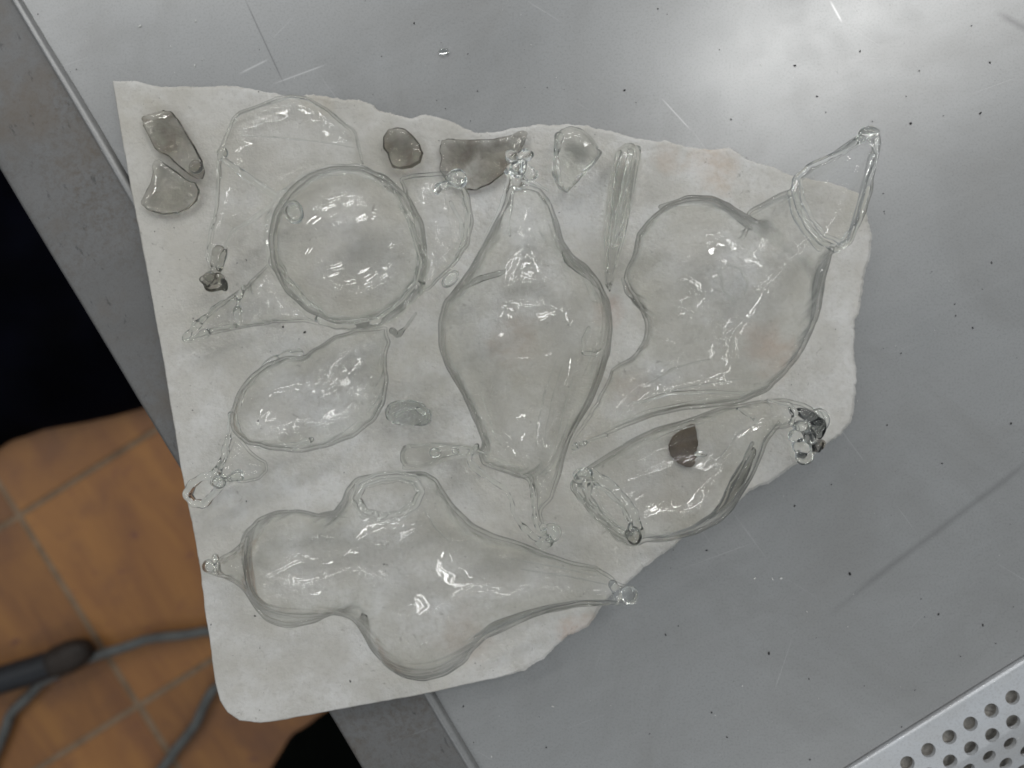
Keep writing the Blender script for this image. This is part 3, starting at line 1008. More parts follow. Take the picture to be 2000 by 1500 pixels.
# ------------------------------------------------------------------ the board
board_pts = [(220, 158, 0), (256, 158, 1), (290, 162, 1), (330, 168, 1), (375, 169, 1), (420, 171, 1), (450, 168, 1), (485, 173, 1), (520, 181, 1), (560, 184, 1), (600, 186, 1), (640, 190, 1),
   (675, 193, 1), (702, 192, 1), (722, 201, 1), (742, 218, 1), (770, 226, 1), (805, 229, 1), (832, 223, 1), (850, 227, 1), (885, 241, 1), (925, 256, 1), (962, 258, 1), (1005, 251, 1), (1050, 245, 1),
   (1110, 243, 1), (1170, 249, 1), (1230, 265, 1), (1255, 272, 1), (1300, 276, 1), (1335, 286, 1), (1380, 289, 1), (1425, 291, 1), (1448, 306, 1), (1480, 322, 1), (1510, 328, 1), (1545, 343, 1),
   (1610, 355, 1), (1655, 372, 1), (1688, 382, 1), (1691, 415, 1), (1701, 465, 1), (1696, 510, 1), (1684, 545, 1), (1678, 600, 1), (1670, 625, 1), (1670, 700, 1), (1673, 745, 1),
   (1668, 790, 1), (1658, 825, 1), (1640, 848, 1), (1600, 880, 1), (1560, 905, 1), (1522, 928, 1), (1490, 948, 1), (1462, 962, 1), (1440, 985, 1), (1395, 1015, 1), (1350, 1042, 1), (1300, 1078, 1),
   (1262, 1108, 1), (1225, 1140, 1), (1190, 1168, 1), (1168, 1200, 1), (1150, 1224, 1), (1108, 1240, 1), (1085, 1262, 1), (1060, 1285, 1), (1022, 1310, 1), (985, 1320, 0), (840, 1353, 0), (640, 1390, 0), (540, 1408, 0),
   (508, 1412, 0), (468, 1407, 0), (445, 1391, 0), (430, 1368, 0), (421, 1335, 0), (412, 1270, 0), (388, 1090, 0), (352, 905, 0), (322, 720, 0), (290, 545, 0), (262, 400, 0), (240, 280, 0), (228, 210, 0)]
def make_board():
    pts = []
    m = len(board_pts)
    r = np.random.default_rng(11)
    def frac(n, rough=0.55):
        # 1-D value noise, several octaves
        x = np.arange(n); y = np.zeros(n); a = 1.0
        step = 24
        while step >= 1:
            k = r.normal(size=n // step + 3)
            y += a * np.interp(x / step, np.arange(len(k)), k)
            a *= rough; step //= 2
        return y
    for i in range(m):
        a = board_pts[i]; b = board_pts[(i + 1) % m]
        L = math.hypot(b[0] - a[0], b[1] - a[1]); k = max(1, int(L / 2.5))
        for s in range(k):
            t = s / k
            torn = a[2] * (1 - t) + b[2] * t
            pts.append((a[0] + (b[0] - a[0]) * t, a[1] + (b[1] - a[1]) * t, torn))
    P = np.array(pts); n = len(P)
    T = np.roll(P[:, :2], -2, 0) - np.roll(P[:, :2], 2, 0)
    T /= np.maximum(np.linalg.norm(T, axis=1), 1e-9)[:, None]
    Nn = np.stack([-T[:, 1], T[:, 0]], 1)                   # clockwise outline in px with y down
    ctr = P[:, :2].mean(0)
    if ((ctr - P[:, :2]) * Nn).sum() < 0: Nn = -Nn          # inward
    rings = []
    amp = 0.5 + 1.5 * P[:, 2]
    base = frac(n, 0.66) * amp * 0.9
    for (dep, ins_, fr) in ((1.0, 0.6, 0.3), (0.8, 0.4, 0.5), (0.45, 0.0, 0.45), (0.2, 0.8, 0.6), (0.06, 1.7, 0.75), (0.0, 3.3, 1.0), (-0.02, 6, 0.6)):
        off = base + ins_ * (0.35 + 0.9 * P[:, 2]) + frac(n, 0.7) * fr * (0.2 + 0.75 * P[:, 2])
        q = P[:, :2] + Nn * off[:, None]
        rings.append([PW(a, b, BZ(a, b) - BT * max(dep, 0)) for a, b in q])
    bm = bmesh.new()
    R = [[bm.verts.new(tuple(v)) for v in ring] for ring in rings]
    for a, b in zip(R[:-1], R[1:]):
        for i in range(n):
            j = (i + 1) % n
            bm.faces.new((a[i], a[j], b[j], b[i]))
    f = bm.faces.new(R[-1])
    bmesh.ops.triangulate(bm, faces=[f], ngon_method='EAR_CLIP')
    bmesh.ops.recalc_face_normals(bm, faces=bm.faces)
    me = bpy.data.meshes.new('board'); bm.to_mesh(me); bm.free()
    o = link('ceramic_board', me, M_BOARD, None, smooth=False)
    for p in me.polygons:
        if p.normal.z > 0.995: p.use_smooth = True
    tag(o, 'off-white torn-edged board stained pink and tan, under all the glass, overhanging the table', 'board')
    return o
make_board()

# ------------------------------------------------------------------ specks and crumbs
def specks(name, spots, mat, label, cat):
    V = []; Fc = []
    r = random.Random(4)
    for (px, py, s, on) in spots:
        c = PB(px, py, 0.0002) if on else PW(px, py, ZT + 0.0003)
        k = 6; a0 = r.uniform(0, 6.28); q = S(ZT)
        base = len(V)
        el = r.uniform(1.0, 2.2)
        for ring, (rr, hh) in enumerate(((1.0, 0.0), (0.6, 0.6))):
            for i in range(k):
                a = 2 * math.pi * i / k
                x = math.cos(a) * s * rr * q * r.uniform(0.7, 1.2) * el; y = math.sin(a) * s * rr * q * r.uniform(0.7, 1.2)
                V.append((c[0] + x * math.cos(a0) - y * math.sin(a0), c[1] + x * math.sin(a0) + y * math.cos(a0), c[2] + hh * s * q * 0.6))
        for i in range(k):
            j = (i + 1) % k
            Fc.append((base + i, base + j, base + k + j, base + k + i))
        Fc.append(tuple(base + k + i for i in range(k)))
    o = link(name, mesh_from(name, V, Fc), mat, None, smooth=False)
    return tag(o, label, cat, kind='stuff')
known = [(809, 45, 3.2), (88, 282, 4.2), (1553, 128, 3.5), (1680, 100, 2.2), (1779, 241, 4.5), (1770, 188, 1.6), (1915, 221, 3), (1934, 122, 2.2), (1220, 176, 3), (1285, 17, 2.2), (1303, 28, 1.5), (1596, 188, 2),
  (1428, 233, 1.8), (1405, 97, 1.6), (1703, 366, 1.7), (1725, 378, 2.0), (1727, 413, 1.8), (1937, 513, 2), (1704, 237, 1.4), (1898, 50, 1.5), (1843, 226, 1.4), (1865, 594, 2),
  (870, 212, 2.0), (853, 196, 1.8), (1069, 171, 1.2), (1025, 171, 1), (1102, 175, 1), (745, 110, 1.5), (1660, 1121, 3.8), (1502, 1276, 3.2), (1833, 1200, 2.2), (1806, 1205, 1.4), (1920, 1221, 2.3), (1787, 1348, 1.5),
  (1799, 1433, 3.0), (1761, 1420, 1.6), (1945, 1257, 1.6), (1876, 1282, 1.5), (1582, 1484, 2.2), (1580, 1326, 1.7), (1594, 1246, 1), (1067, 1460, 2.6), (1390, 1392, 2.5), (1420, 1440, 2), (1975, 827, 3), (1733, 830, 2.5),
  (1552, 988, 2.2), (1380, 1075, 2.2), (1688, 1340, 1.3), (1900, 640, 2), (1840, 905, 2), (1300, 1240, 2), (905, 1380, 2), (925, 1450, 1.8), (1760, 690, 1.8)]
sp = [(x, y, s * 0.62, False) for x, y, s in known]
for i in range(190):
    x, y = random.uniform(0, 2000), random.uniform(0, 1500)
    sp.append((x, y, random.choice((0.4, 0.45, 0.5, 0.7, 1.0)), False))
bp = np.array([(p[0], p[1]) for p in board_pts], float)
def on_board(x, y): return bool(inside(bp, np.array([x]), np.array([y]))[0])
def on_table(x, y):
    w = PW(x, y, ZT)[:2]
    return (w - e0) @ nin > 0.002
sp = [s for s in sp if on_table(s[0], s[1]) and not on_board(s[0], s[1])]
specks('soot_specks', sp, M_SPECK, 'black specks of soot scattered over the grey metal tabletop', 'specks')
bs = [(553, 638, 3), (595, 649, 2.6), (584, 662, 1.3), (377, 622, 1.5), (351, 507, 1.3), (302, 452, 1.4), (463, 514, 1.3), (481, 508, 1.6), (312, 531, 1.2), (376, 801, 1.5), (481, 979, 1.8), (498, 1203, 1.8), (684, 1331, 2.0), (504, 822, 1.8), (412, 1220, 1.3), (505, 179, 1.5),
      (672, 923, 1.3), (1140, 1160, 1.2), (928, 1295, 1.2), (750, 1102, 1.6), (756, 1103, 1.2), (880, 640, 1), (685, 720, 1.4), (1500, 560, 1.2)]
b2 = [(x, y, s * 0.7, True) for x, y, s in bs]
for i in range(260):
    x, y = random.uniform(220, 1700), random.uniform(160, 1410)
    if on_board(x, y) and on_board(x + 8, y + 8) and on_board(x - 8, y - 8): b2.append((x, y, random.choice((0.4, 0.5, 0.6, 0.8)), True))
specks('soot_specks', b2, M_SPECK, 'tiny black specks scattered over the off-white board among the glass', 'specks')
cr = [(382, 41, 2.6), (273, 51, 2.6), (395, 116, 1.7), (380, 128, 2), (333, 90, 1.5), (168, 80, 1.4), (1474, 1130, 2.2), (1509, 1131, 2), (1526, 1130, 3), (1450, 1340, 1.5), (960, 1478, 2), (1080, 1380, 2), (1576, 1195, 1.6)]
c2 = [(x, y, s * 0.8, False) for x, y, s in cr]
for i in range(150):
    x, y = random.uniform(100, 2000), random.uniform(0, 1500)
    if on_table(x, y) and not on_board(x, y): c2.append((x, y, random.choice((0.4, 0.5, 0.7, 0.9)), False))
specks('pale_crumbs', c2, M_CRUMB, 'tiny pale crumbs of glass and dust on the grey metal tabletop', 'crumbs')
o = lump('glass_droplet', 866, 100, -BT + 0.0012, 11, 6, 4, 0.1, M_CLEAR_SOLID, None, 3, place=lambda x, y, h: PW(x, y, ZT + 0.0012))
tag(o, 'tiny clear glass droplet alone on the bare metal above the board', 'glass piece')

# ------------------------------------------------------------------ the glass
GP = 'glass vessels on the board'
GS = 'glass fragments on the board'
def gthing(name, label, cat, px, py, group): return thing(name, label, cat, PB(px, py, 0), group)

# --- small solid pieces
def chip(name, label, outline, h, mat, seed, group=GS, zs=0.45, wob=0.0009, extra=None, k=3.2, vox=0.0009):
    px = sum(p[0] for p in outline) / len(outline); py = sum(p[1] for p in outline) / len(outline)
    root = gthing(name, label, 'glass piece', px, py, group)
    blown('slab', outline, [(px, py, h), (px + 5, py, h)], mat, root, vox=vox, solid=True, zs=zs, wob=wob, seed=seed, k=k)
    return root
A = chip('smoky_glass_shard', 'oblong smoky brown-grey glass shard, upper one of the pair in the board\'s top left corner',
     [(274, 230), (284, 225), (300, 220), (318, 214), (334, 216), (348, 230), (362, 255), (382, 285), (396, 310), (403, 335), (400, 350), (388, 353), (372, 345), (350, 328), (330, 308), (312, 300), (303, 292), (292, 270), (280, 248)],
     0.0035, M_SMOKE, 4, zs=0.22)
lump('bubble', 383, 326, 0.006, 13, 14, 6, 0, M_SMOKE_LIGHT, A, 5)
B = chip('smoky_glass_shard', 'pale smoky fan-shaped glass shard tucked under the oblong one, top left of the board',
     [(300, 314), (310, 308), (322, 318), (342, 332), (362, 348), (382, 355), (392, 370), (388, 390), (372, 408), (350, 418), (320, 421), (292, 414), (273, 400), (280, 380), (292, 358), (298, 338), (294, 324)],
     0.003, M_SMOKE_LIGHT, 6, zs=0.20)
D_ = chip('smoky_glass_pebble', 'small smoky rounded glass pebble alone near the top edge of the board', 
     [(775, 248), (790, 250), (806, 262), (820, 278), (828, 298), (824, 316), (808, 327), (785, 331), (768, 329), (760, 314), (757, 302), (748, 292), (747, 270), (756, 254)],
     0.005, M_SMOKE, 8, zs=0.38)
E_ = chip('brown_glass_shard', 'brown smoky glass shard with a clear pointed tail, behind the beaded neck',
     [(860, 274), (870, 271), (910, 273), (960, 272), (992, 266), (1010, 255), (1026, 251), (1033, 258), (1026, 280), (1012, 305), (990, 335), (962, 360), (932, 374), (900, 372), (872, 355), (858, 334), (862, 312), (857, 296)],
     0.003, M_SMOKE, 10, zs=0.17)
F_ = chip('clear_glass_chunk', 'thick clear triangular glass chunk with a pointed right corner, at the board\'s top edge',
     [(1092, 256), (1110, 248), (1130, 252), (1148, 266), (1162, 284), (1175, 297), (1164, 316), (1148, 335), (1130, 356), (1110, 378), (1092, 371), (1082, 355), (1080, 325), (1083, 290), (1086, 268)],
     0.008, M_CHUNK, 12, zs=0.55, wob=0.0022)
strand('thick_edge', [(1092, 265, .012, 8), (1086, 300, .012, 7), (1086, 335, .012, 8), (1095, 362, .010, 8)], M_CLEAR_SOLID, F_, ripple=0.2)
N_ = chip('clear_glass_pebble', 'small oval clear glass pebble in the open middle-left of the board', 
     [(752, 806), (756, 792), (772, 783), (795, 781), (818, 785), (838, 797), (846, 812), (842, 826), (825, 833), (795, 832), (770, 829), (755, 819)],
     0.007, M_CLEAR_SOLID, 14, zs=0.85, wob=0.0016)
O_ = chip('clear_glass_slug', 'thick clear rounded glass slug lying against the left foot of the tall central vessel',
     [(781, 885), (786, 872), (803, 865), (835, 862), (870, 863), (905, 867), (935, 872), (942, 884), (930, 892), (900, 893), (872, 900), (845, 912), (815, 920), (792, 914), (782, 902)],
     0.012, M_CHUNK, 16, zs=1.0, wob=0.0006)
lump('bubble', 850, 884, 0.018, 11, 9, 7, 0, M_THREAD, O_, 5, rough=0.04)
lump('bubble', 890, 881, 0.016, 7, 6, 5, 0, M_THREAD, O_, 6, rough=0.04)

G_ = gthing('clear_glass_drip', 'long clear club-shaped glass drip, fat end up, right of the triangular chunk', 'glass piece', 1210, 420, GS)
blown('drip', [(1203, 292), (1216, 281), (1235, 280), (1250, 288), (1253, 306), (1246, 340), (1236, 390), (1226, 440), (1212, 495), (1200, 545), (1192, 572), (1182, 562), (1176, 530), (1174, 480), (1178, 420), (1187, 350), (1195, 310)],
      [(1225, 300, .012), (1200, 450, .011), (1186, 560, .008)], M_CHUNK, G_, vox=0.0010, solid=True, zs=1.0, wob=0.0014, seed=18, streak=.0002, axis=80)
strand('fold', [(1232, 296, .020, 6), (1226, 330, .022, 7), (1212, 400, .021, 6), (1198, 480, .018, 5)], M_THREAD, G_, ripple=0.1)

# --- C: curved shard with drawn stem
C_ = gthing('curved_glass_shell', 'thin curved shell of clear glass drawn into a brown-grey knob at its lower end', 'glass shell', 550, 330, GP)
blown('shell', [(466, 222), (510, 206), (540, 192), (565, 187), (592, 190), (640, 214), (690, 252), (698, 280), (709, 318), (700, 326), (640, 336), (590, 360), (545, 390), (500, 425), (462, 446), (446, 470), (441, 505), (438, 535), (424, 548), (408, 540), (405, 495), (412, 450), (424, 400), (428, 350), (426, 305), (438, 272), (452, 240)],
      [(600, 270, .004), (450, 400, .006), (425, 500, .008)], M_CLEAR, C_, vox=0.0014, wall=0.0014, k=1.6, zs=0.75, keep='top', wob=0.0011, seed=21, streak=.00012, axis=5)
strand('rib', [(430, 306, .028, 5), (470, 336, .034, 7), (510, 364, .030, 8), (548, 390, .022, 6)], M_THREAD, C_, ripple=0.08)
strand('edge_thread', [(466, 222, .006, 3), (510, 206, .006, 3), (565, 188, .006, 3), (592, 191, .006, 3), (640, 215, .006, 3.2), (690, 252, .005, 2.8), (699, 282, .005, 3), (708, 318, .005, 3)], M_DARK_REFL, C_, ripple=0.2)
strand('edge_thread', [(466, 222, .006, 3), (446, 256, .010, 3), (428, 300, .012, 3.5), (427, 350, .012, 3), (424, 400, .011, 3), (410, 455, .010, 3), (405, 495, .010, 4), (412, 520, .010, 6)], M_THREAD, C_, ripple=0.2, seed=4)
strand('edge_thread', [(660, 334, .008, 3), (600, 354, .010, 4), (545, 390, .012, 5), (500, 424, .012, 5), (460, 446, .012, 4), (446, 470, .011, 4), (436, 500, .010, 6), (428, 525, .010, 7)], M_THREAD, C_, ripple=0.2, seed=5)
lump('bubble', 435, 298, .014, 10, 11, 8, 0, M_SMOKE_LIGHT, C_, 5)
strand('stem', [(428, 490, .010, 12), (424, 515, .011, 13), (420, 535, .011, 12), (418, 545, .010, 11)], M_SMOKE_LIGHT, C_)
kn = lump('knob', 420, 552, .012, 22, 17, 15, 0.3, M_SMOKE, C_, 15, rough=0.3)
lump('knob_lobe', 403, 546, .016, 12, 12, 9, 0, M_SMOKE_LIGHT, C_, 25, rough=0.3)
lump('knob_lobe', 434, 550, .014, 11, 16, 9, 0.4, M_SMOKE_LIGHT, C_, 26, rough=0.3)

# --- H: round vessel on the left
H_ = gthing('round_glass_vessel', 'round clear glass vessel with a thick ring fold and a long tail to the left', 'glass vessel', 680, 480, GP)
blown('globe', [(683 + 151 * math.cos(t * math.pi / 9), 481 + 153 * math.sin(t * math.pi / 9)) for t in range(18)],
      [(683, 481, .041)], M_CLEAR, H_, vox=0.0014, wall=0.0016, k=4.0, zs=0.97, wob=0.0004, seed=31)
blown('neck', [(778, 352), (800, 343), (835, 340), (872, 337), (902, 348), (916, 380), (925, 425), (918, 470), (896, 508), (866, 540), (840, 566), (815, 575), (818, 520), (806, 460), (792, 400)],
      [(850, 440, .036)], M_CLEAR, H_, vox=0.0013, wall=0.0014, k=3.4, zs=0.95, wob=0.0006, seed=32, streak=.0001, axis=-10,
      cuts=[([(868, 374), (884, 368), (902, 384), (910, 420), (904, 460), (890, 478), (884, 450), (878, 410)], 'top')])
blown('tail_cone', [(358, 664), (376, 640), (410, 608), (440, 585), (468, 566), (490, 552), (512, 530), (530, 505), (545, 535), (575, 580), (620, 622), (660, 640), (600, 630), (540, 630), (470, 640), (420, 652), (372, 672)],
      [(600, 610, .022), (540, 560, .026), (470, 600, .014), (370, 655, .008)], M_CLEAR, H_, vox=0.0012, wall=0.0013, k=3.2, zs=0.9, wob=0.0008, seed=33, streak=.0001, axis=-30)
ring = [(528, 455, .030, 7), (532, 505, .030, 8), (556, 548, .030, 8), (590, 590, .030, 9), (625, 620, .032, 9), (680, 634, .034, 8), (735, 628, .036, 8), (780, 600, .038, 9), (815, 560, .040, 10), (826, 520, .042, 8), (815, 475, .044, 5), (802, 430, .046, 5), (785, 385, .044, 6), (750, 350, .042, 6), (700, 330, .040, 6), (640, 332, .038, 6), (590, 350, .036, 5), (552, 382, .033, 6), (533, 420, .031, 7)]
strand('ring_fold', [(p[0], p[1], p[2], p[3] * 1.6) for p in ring], M_THREAD, H_, closed=True, ripple=0.16, n=6, seg=12, flat=1.3)
strand('ring_fold', [(p[0] + (6 if p[0] < 680 else -6), p[1] - 4, p[2] + .010, p[3] * 0.5) for p in ring[2:12]], M_THREAD, H_, ripple=0.2, seed=8)
strand('neck_rim', [(862, 366, .050, 4), (884, 352, .048, 5), (902, 370, .046, 5), (914, 410, .042, 5), (912, 450, .038, 5), (898, 492, .034, 4), (878, 520, .030, 3)], M_THREAD, H_, ripple=0.12)
strand('neck_rim', [(880, 395, .044, 3), (900, 430, .040, 4), (905, 470, .036, 4), (893, 505, .032, 3)], M_THREAD, H_, ripple=0.12, seed=12)
lump('neck_bead', 893, 350, .050, 21, 16, 14, 0.2, M_CLEAR_SOLID, H_, 41, rough=0.22)
lump('neck_bead', 862, 366, .044, 14, 11, 10, 0.6, M_CLEAR_SOLID, H_, 42, rough=0.22)
lump('bubble_knob', 573, 414, .060, 16, 20, 12, 0.1, M_THREAD, H_, 43, rough=0.1, hollow=0.3)
lump('bubble_knob', 880, 545, .012, 20, 12, 10, 0.7, M_THREAD, H_, 44, rough=0.08, hollow=0.25)
strand('tail_fold', [(476, 560, .022, 4), (466, 582, .026, 6), (464, 605, .026, 7), (468, 630, .020, 6), (452, 640, .014, 4)], M_CLEAR_SOLID, H_, ripple=0.35)
strand('tail_fold', [(455, 580, .018, 6), (425, 598, .018, 5), (402, 618, .015, 6), (378, 640, .012, 7), (362, 660, .010, 9)], M_CLEAR_SOLID, H_, ripple=0.35, seed=6)
strand('tail_fold', [(470, 636, .010, 4), (440, 638, .010, 3), (415, 645, .009, 6), (390, 658, .008, 8), (365, 664, .008, 9)], M_CLEAR_SOLID, H_, ripple=0.3, seed=9)
strand('spur', [(765, 645, .020, 5), (775, 655, .018, 6), (792, 640, .020, 4), (812, 612, .022, 2)], M_DARK_REFL, H_, ripple=0.2)

# --- I: bulb with looped tail
I_ = gthing('looped_glass_bulb', 'egg-shaped clear glass bulb whose tail ends in a small open loop', 'glass vessel', 600, 790, GP)
blown('body', [(756, 640), (735, 638), (700, 642), (660, 654), (632, 675), (605, 695), (570, 694), (530, 706), (498, 732), (472, 768), (455, 805), (456, 838), (476, 862), (520, 878), (575, 884), (635, 876), (690, 856), (728, 828), (750, 790), (758, 745), (754, 705), (762, 670)],
      [(600, 790, .034), (700, 690, .026), (755, 645, .018)], M_CLEAR, I_, vox=0.0014, k=3.0, zs=1.0, wob=0.0011, seed=51, streak=.00016, axis=40, wall=0.0014)
strand('thick_fold', [(586, 690, .036, 7), (560, 690, .036, 7), (530, 704, .034, 6), (500, 730, .030, 5), (475, 765, .026, 5), (458, 800, .022, 6), (460, 835, .020, 6), (480, 860, .018, 5), (520, 876, .016, 5), (560, 872, .018, 6), (600, 862, .018, 7), (610, 858, .018, 4)], M_THREAD, I_, ripple=0.3)
blown('tail_lobe', [(462, 850), (490, 880), (520, 900), (524, 918), (508, 936), (480, 944), (455, 938), (436, 944), (420, 938), (428, 915), (444, 880), (452, 855)],
      [(470, 900, .012)], M_CLEAR, I_, vox=0.0012, k=3.0, zs=0.8, wob=0.001, seed=52, wall=0.0012)
strand('tail', [(452, 808, .022, 5), (450, 840, .020, 5), (440, 875, .018, 6), (432, 905, .016, 7), (422, 925, .014, 8), (412, 940, .012, 6)], M_CLEAR_SOLID, I_, ripple=0.3)
strand('tail', [(448, 812, .024, 2), (444, 850, .023, 2.4), (446, 880, .021, 2.2), (436, 910, .018, 3)], M_CLEAR_SOLID, I_, ripple=0.3, seed=14)
strand('loop', [(425, 926, .012, 7), (398, 930, .012, 8), (376, 944, .012, 9), (366, 964, .012, 10), (376, 982, .012, 9), (396, 985, .012, 9), (412, 970, .012, 8), (432, 948, .012, 8), (444, 938, .012, 8)], M_CLEAR_SOLID, I_, closed=True, ripple=0.06)
lump('loop_bead', 426, 942, .016, 14, 12, 9, 0, M_THREAD, I_, 55, hollow=0.3, rough=0.1)
lump('loop_bead', 462, 930, .014, 16, 12, 8, 0.4, M_THREAD, I_, 56, hollow=0.3, rough=0.2)

# --- J: tall central vessel
J_ = gthing('tall_glass_vessel', 'tall central pear-shaped clear glass vessel with beaded neck and forked curled foot', 'glass vessel', 1020, 650, GP)
blown('body', [(1000, 362), (986, 395), (970, 430), (950, 470), (925, 515), (895, 555), (868, 585), (856, 625), (858, 670), (872, 715), (892, 750), (912, 790), (930, 830), (940, 862), (932, 885), (938, 905), (968, 918), (1000, 928), (1028, 935), (1040, 960), (1042, 990), (1048, 1020), (1062, 1030), (1058, 1000), (1078, 978), (1092, 940), (1100, 900), (1112, 865), (1130, 830), (1152, 790), (1172, 745), (1190, 695), (1197, 645), (1190, 595), (1172, 555), (1148, 525), (1118, 505), (1100, 480), (1090, 440), (1078, 400), (1060, 372), (1030, 362)],
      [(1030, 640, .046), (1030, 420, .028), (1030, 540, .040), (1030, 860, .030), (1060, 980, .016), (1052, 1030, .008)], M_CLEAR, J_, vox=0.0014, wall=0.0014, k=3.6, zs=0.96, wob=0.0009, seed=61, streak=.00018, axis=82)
for (x, y, h, rx, ry, sd) in ((1000, 306, .026, 13, 13, 1), (1026, 304, .030, 15, 13, 2), (1012, 330, .034, 18, 16, 3), (1032, 338, .030, 13, 19, 4), (1012, 352, .028, 17, 14, 5), (1000, 330, .024, 10, 15, 6)):
    lump('neck_bead', x, y, h, rx, ry, 11, 0.3 * sd, M_CLEAR_SOLID, J_, 60 + sd, rough=0.2)
strand('neck_thread', [(998, 340, .028, 5), (990, 365, .028, 5), (980, 400, .026, 4), (962, 440, .022, 4), (942, 480, .018, 3.5), (930, 510, .014, 2)], M_THREAD, J_, ripple=0.15)
strand('neck_thread', [(1020, 350, .036, 4), (1045, 358, .036, 4), (1070, 372, .034, 2.5)], M_THREAD, J_, ripple=0.15)
strand('neck_thread', [(1002, 372, .044, 2.4), (1000, 400, .046, 2.2), (994, 430, .046, 2), (996, 460, .048, 2)], M_THREAD, J_, ripple=0.15, seed=15)
blown('shoulder_fold', [(1098, 488), (1108, 486), (1122, 500), (1140, 520), (1160, 545), (1176, 568), (1168, 566), (1148, 548), (1124, 532), (1104, 516), (1096, 500)], [(1120, 515, .040)], M_DARK_REFL, J_, vox=0.0008, solid=True, zs=0.6, wob=0.0003, rest=False, seed=66)
blown('shoulder_fold', [(874, 580), (900, 556), (930, 540), (965, 530), (1000, 520), (985, 536), (950, 548), (915, 562), (890, 576)], [(930, 550, .030)], M_DARK_REFL, J_, vox=0.0008, solid=True, zs=0.6, wob=0.0003, rest=False, seed=67)
strand('side_window', [(1150, 640, .072, 3), (1140, 660, .072, 4), (1138, 688, .070, 4), (1160, 692, .068, 4), (1174, 684, .066, 3)], M_THREAD, J_, ripple=0.15)
strand('foot_edge', [(932, 870, .030, 4), (918, 886, .028, 6), (916, 900, .026, 7), (932, 918, .024, 6), (960, 938, .022, 5), (985, 952, .018, 5), (998, 975, .016, 4), (1002, 1000, .014, 4.5), (1015, 1022, .012, 5), (1038, 1045, .010, 7), (1058, 1058, .009, 9)], M_CLEAR_SOLID, J_, ripple=0.2)
strand('foot_edge', [(932, 882, .036, 3), (970, 896, .036, 3), (1005, 912, .034, 4), (1032, 930, .032, 5), (1040, 955, .028, 5), (1042, 990, .022, 4), (1044, 1015, .018, 5), (1052, 1035, .014, 6)], M_CLEAR_SOLID, J_, ripple=0.2, seed=19)
strand('foot_curl', [(1060, 1028, .016, 7), (1062, 1045, .016, 7), (1072, 1048, .018, 6), (1076, 1058, .018, 6), (1064, 1066, .014, 8), (1050, 1062, .012, 7)], M_CLEAR_SOLID, J_, ripple=0.2, seed=20)
lump('foot_bubble', 1078, 1040, .014, 19, 19, 15, 0, M_THREAD, J_, 70, hollow=0.12, rough=0.03)

# --- K: right vessel with open lip
K_ = gthing('wide_glass_vessel', 'large clear glass vessel with an open pointed lip overhanging the board\'s upper right edge', 'glass vessel', 1400, 600, GP)
blown('body', [(1236, 500), (1242, 465), (1262, 430), (1290, 405), (1330, 390), (1370, 386), (1408, 398), (1440, 422), (1462, 440), (1462, 415), (1500, 392), (1542, 374), (1556, 345), (1580, 325), (1625, 298), (1665, 272), (1690, 254), (1714, 254), (1718, 285), (1708, 320), (1698, 370), (1688, 410), (1672, 450), (1655, 482), (1635, 490), (1615, 500), (1604, 540), (1592, 590), (1580, 640), (1560, 690), (1530, 730), (1496, 764), (1450, 785), (1400, 792), (1340, 800), (1280, 812), (1225, 832), (1180, 852), (1130, 880), (1112, 878), (1122, 850), (1145, 815), (1172, 770), (1192, 725), (1230, 700), (1256, 670), (1264, 635), (1250, 600), (1232, 575), (1218, 545)],
      [(1390, 590, .052), (1300, 500, .048), (1500, 650, .044), (1550, 440, .036), (1640, 400, .034), (1705, 262, .034), (1250, 780, .024), (1120, 875, .010)],
      M_CLEAR, K_, vox=0.0016, wall=0.0015, k=3.0, zs=0.82, wob=0.0006, seed=71, bulges=((1345, 500, 85, .28), (1470, 600, 80, .20)), streak=.00018, axis=25,
      cuts=[([(1558, 360), (1580, 335), (1630, 310), (1675, 285), (1700, 280), (1704, 310), (1690, 370), (1676, 420), (1660, 462), (1640, 480), (1615, 468), (1585, 436), (1562, 395)], 'top')])
lipz = [(1552, 352, .058, 5), (1578, 326, .056, 5), (1608, 312, .052, 5), (1640, 298, .048, 5), (1672, 276, .044, 6), (1692, 262, .040, 9), (1708, 270, .042, 8), (1712, 300, .044, 5), (1700, 340, .046, 5), (1690, 380, .046, 6), (1678, 425, .046, 6), (1660, 470, .046, 7), (1636, 486, .046, 7), (1606, 474, .050, 6), (1580, 446, .054, 6), (1560, 405, .058, 6), (1550, 375, .059, 5)]
strand('lip_rim', lipz, M_THREAD, K_, closed=True, ripple=0.07)
strand('lip_rim', [(1562, 350, .056, 3.5), (1566, 385, .056, 4.5), (1584, 425, .052, 4), (1608, 458, .048, 4), (1640, 474, .044, 4), (1662, 448, .042, 4), (1676, 400, .042, 3), (1690, 345, .042, 3), (1702, 300, .042, 4)], M_THREAD, K_, ripple=0.12, seed=22)
lump('lip_tip', 1697, 257, .042, 19, 10, 9, 0.1, M_CLEAR_SOLID, K_, 75, rough=0.2)
strand('neck_thread', [(1545, 378, .050, 8), (1552, 410, .050, 9), (1572, 448, .046, 8), (1600, 486, .040, 6)], M_THREAD, K_, ripple=0.06, seed=2)
strand('bulge_fold', [(1290, 404, .040, 4), (1340, 388, .042, 6), (1385, 388, .044, 7), (1420, 404, .046, 8), (1448, 428, .048, 8), (1466, 446, .048, 4)], M_DARK_REFL, K_, ripple=0.05)
strand('side_fold', [(1616, 500, .034, 4), (1602, 530, .034, 8), (1594, 560, .032, 7), (1590, 600, .032, 4), (1582, 640, .030, 2)], M_DARK_REFL, K_, ripple=0.05)
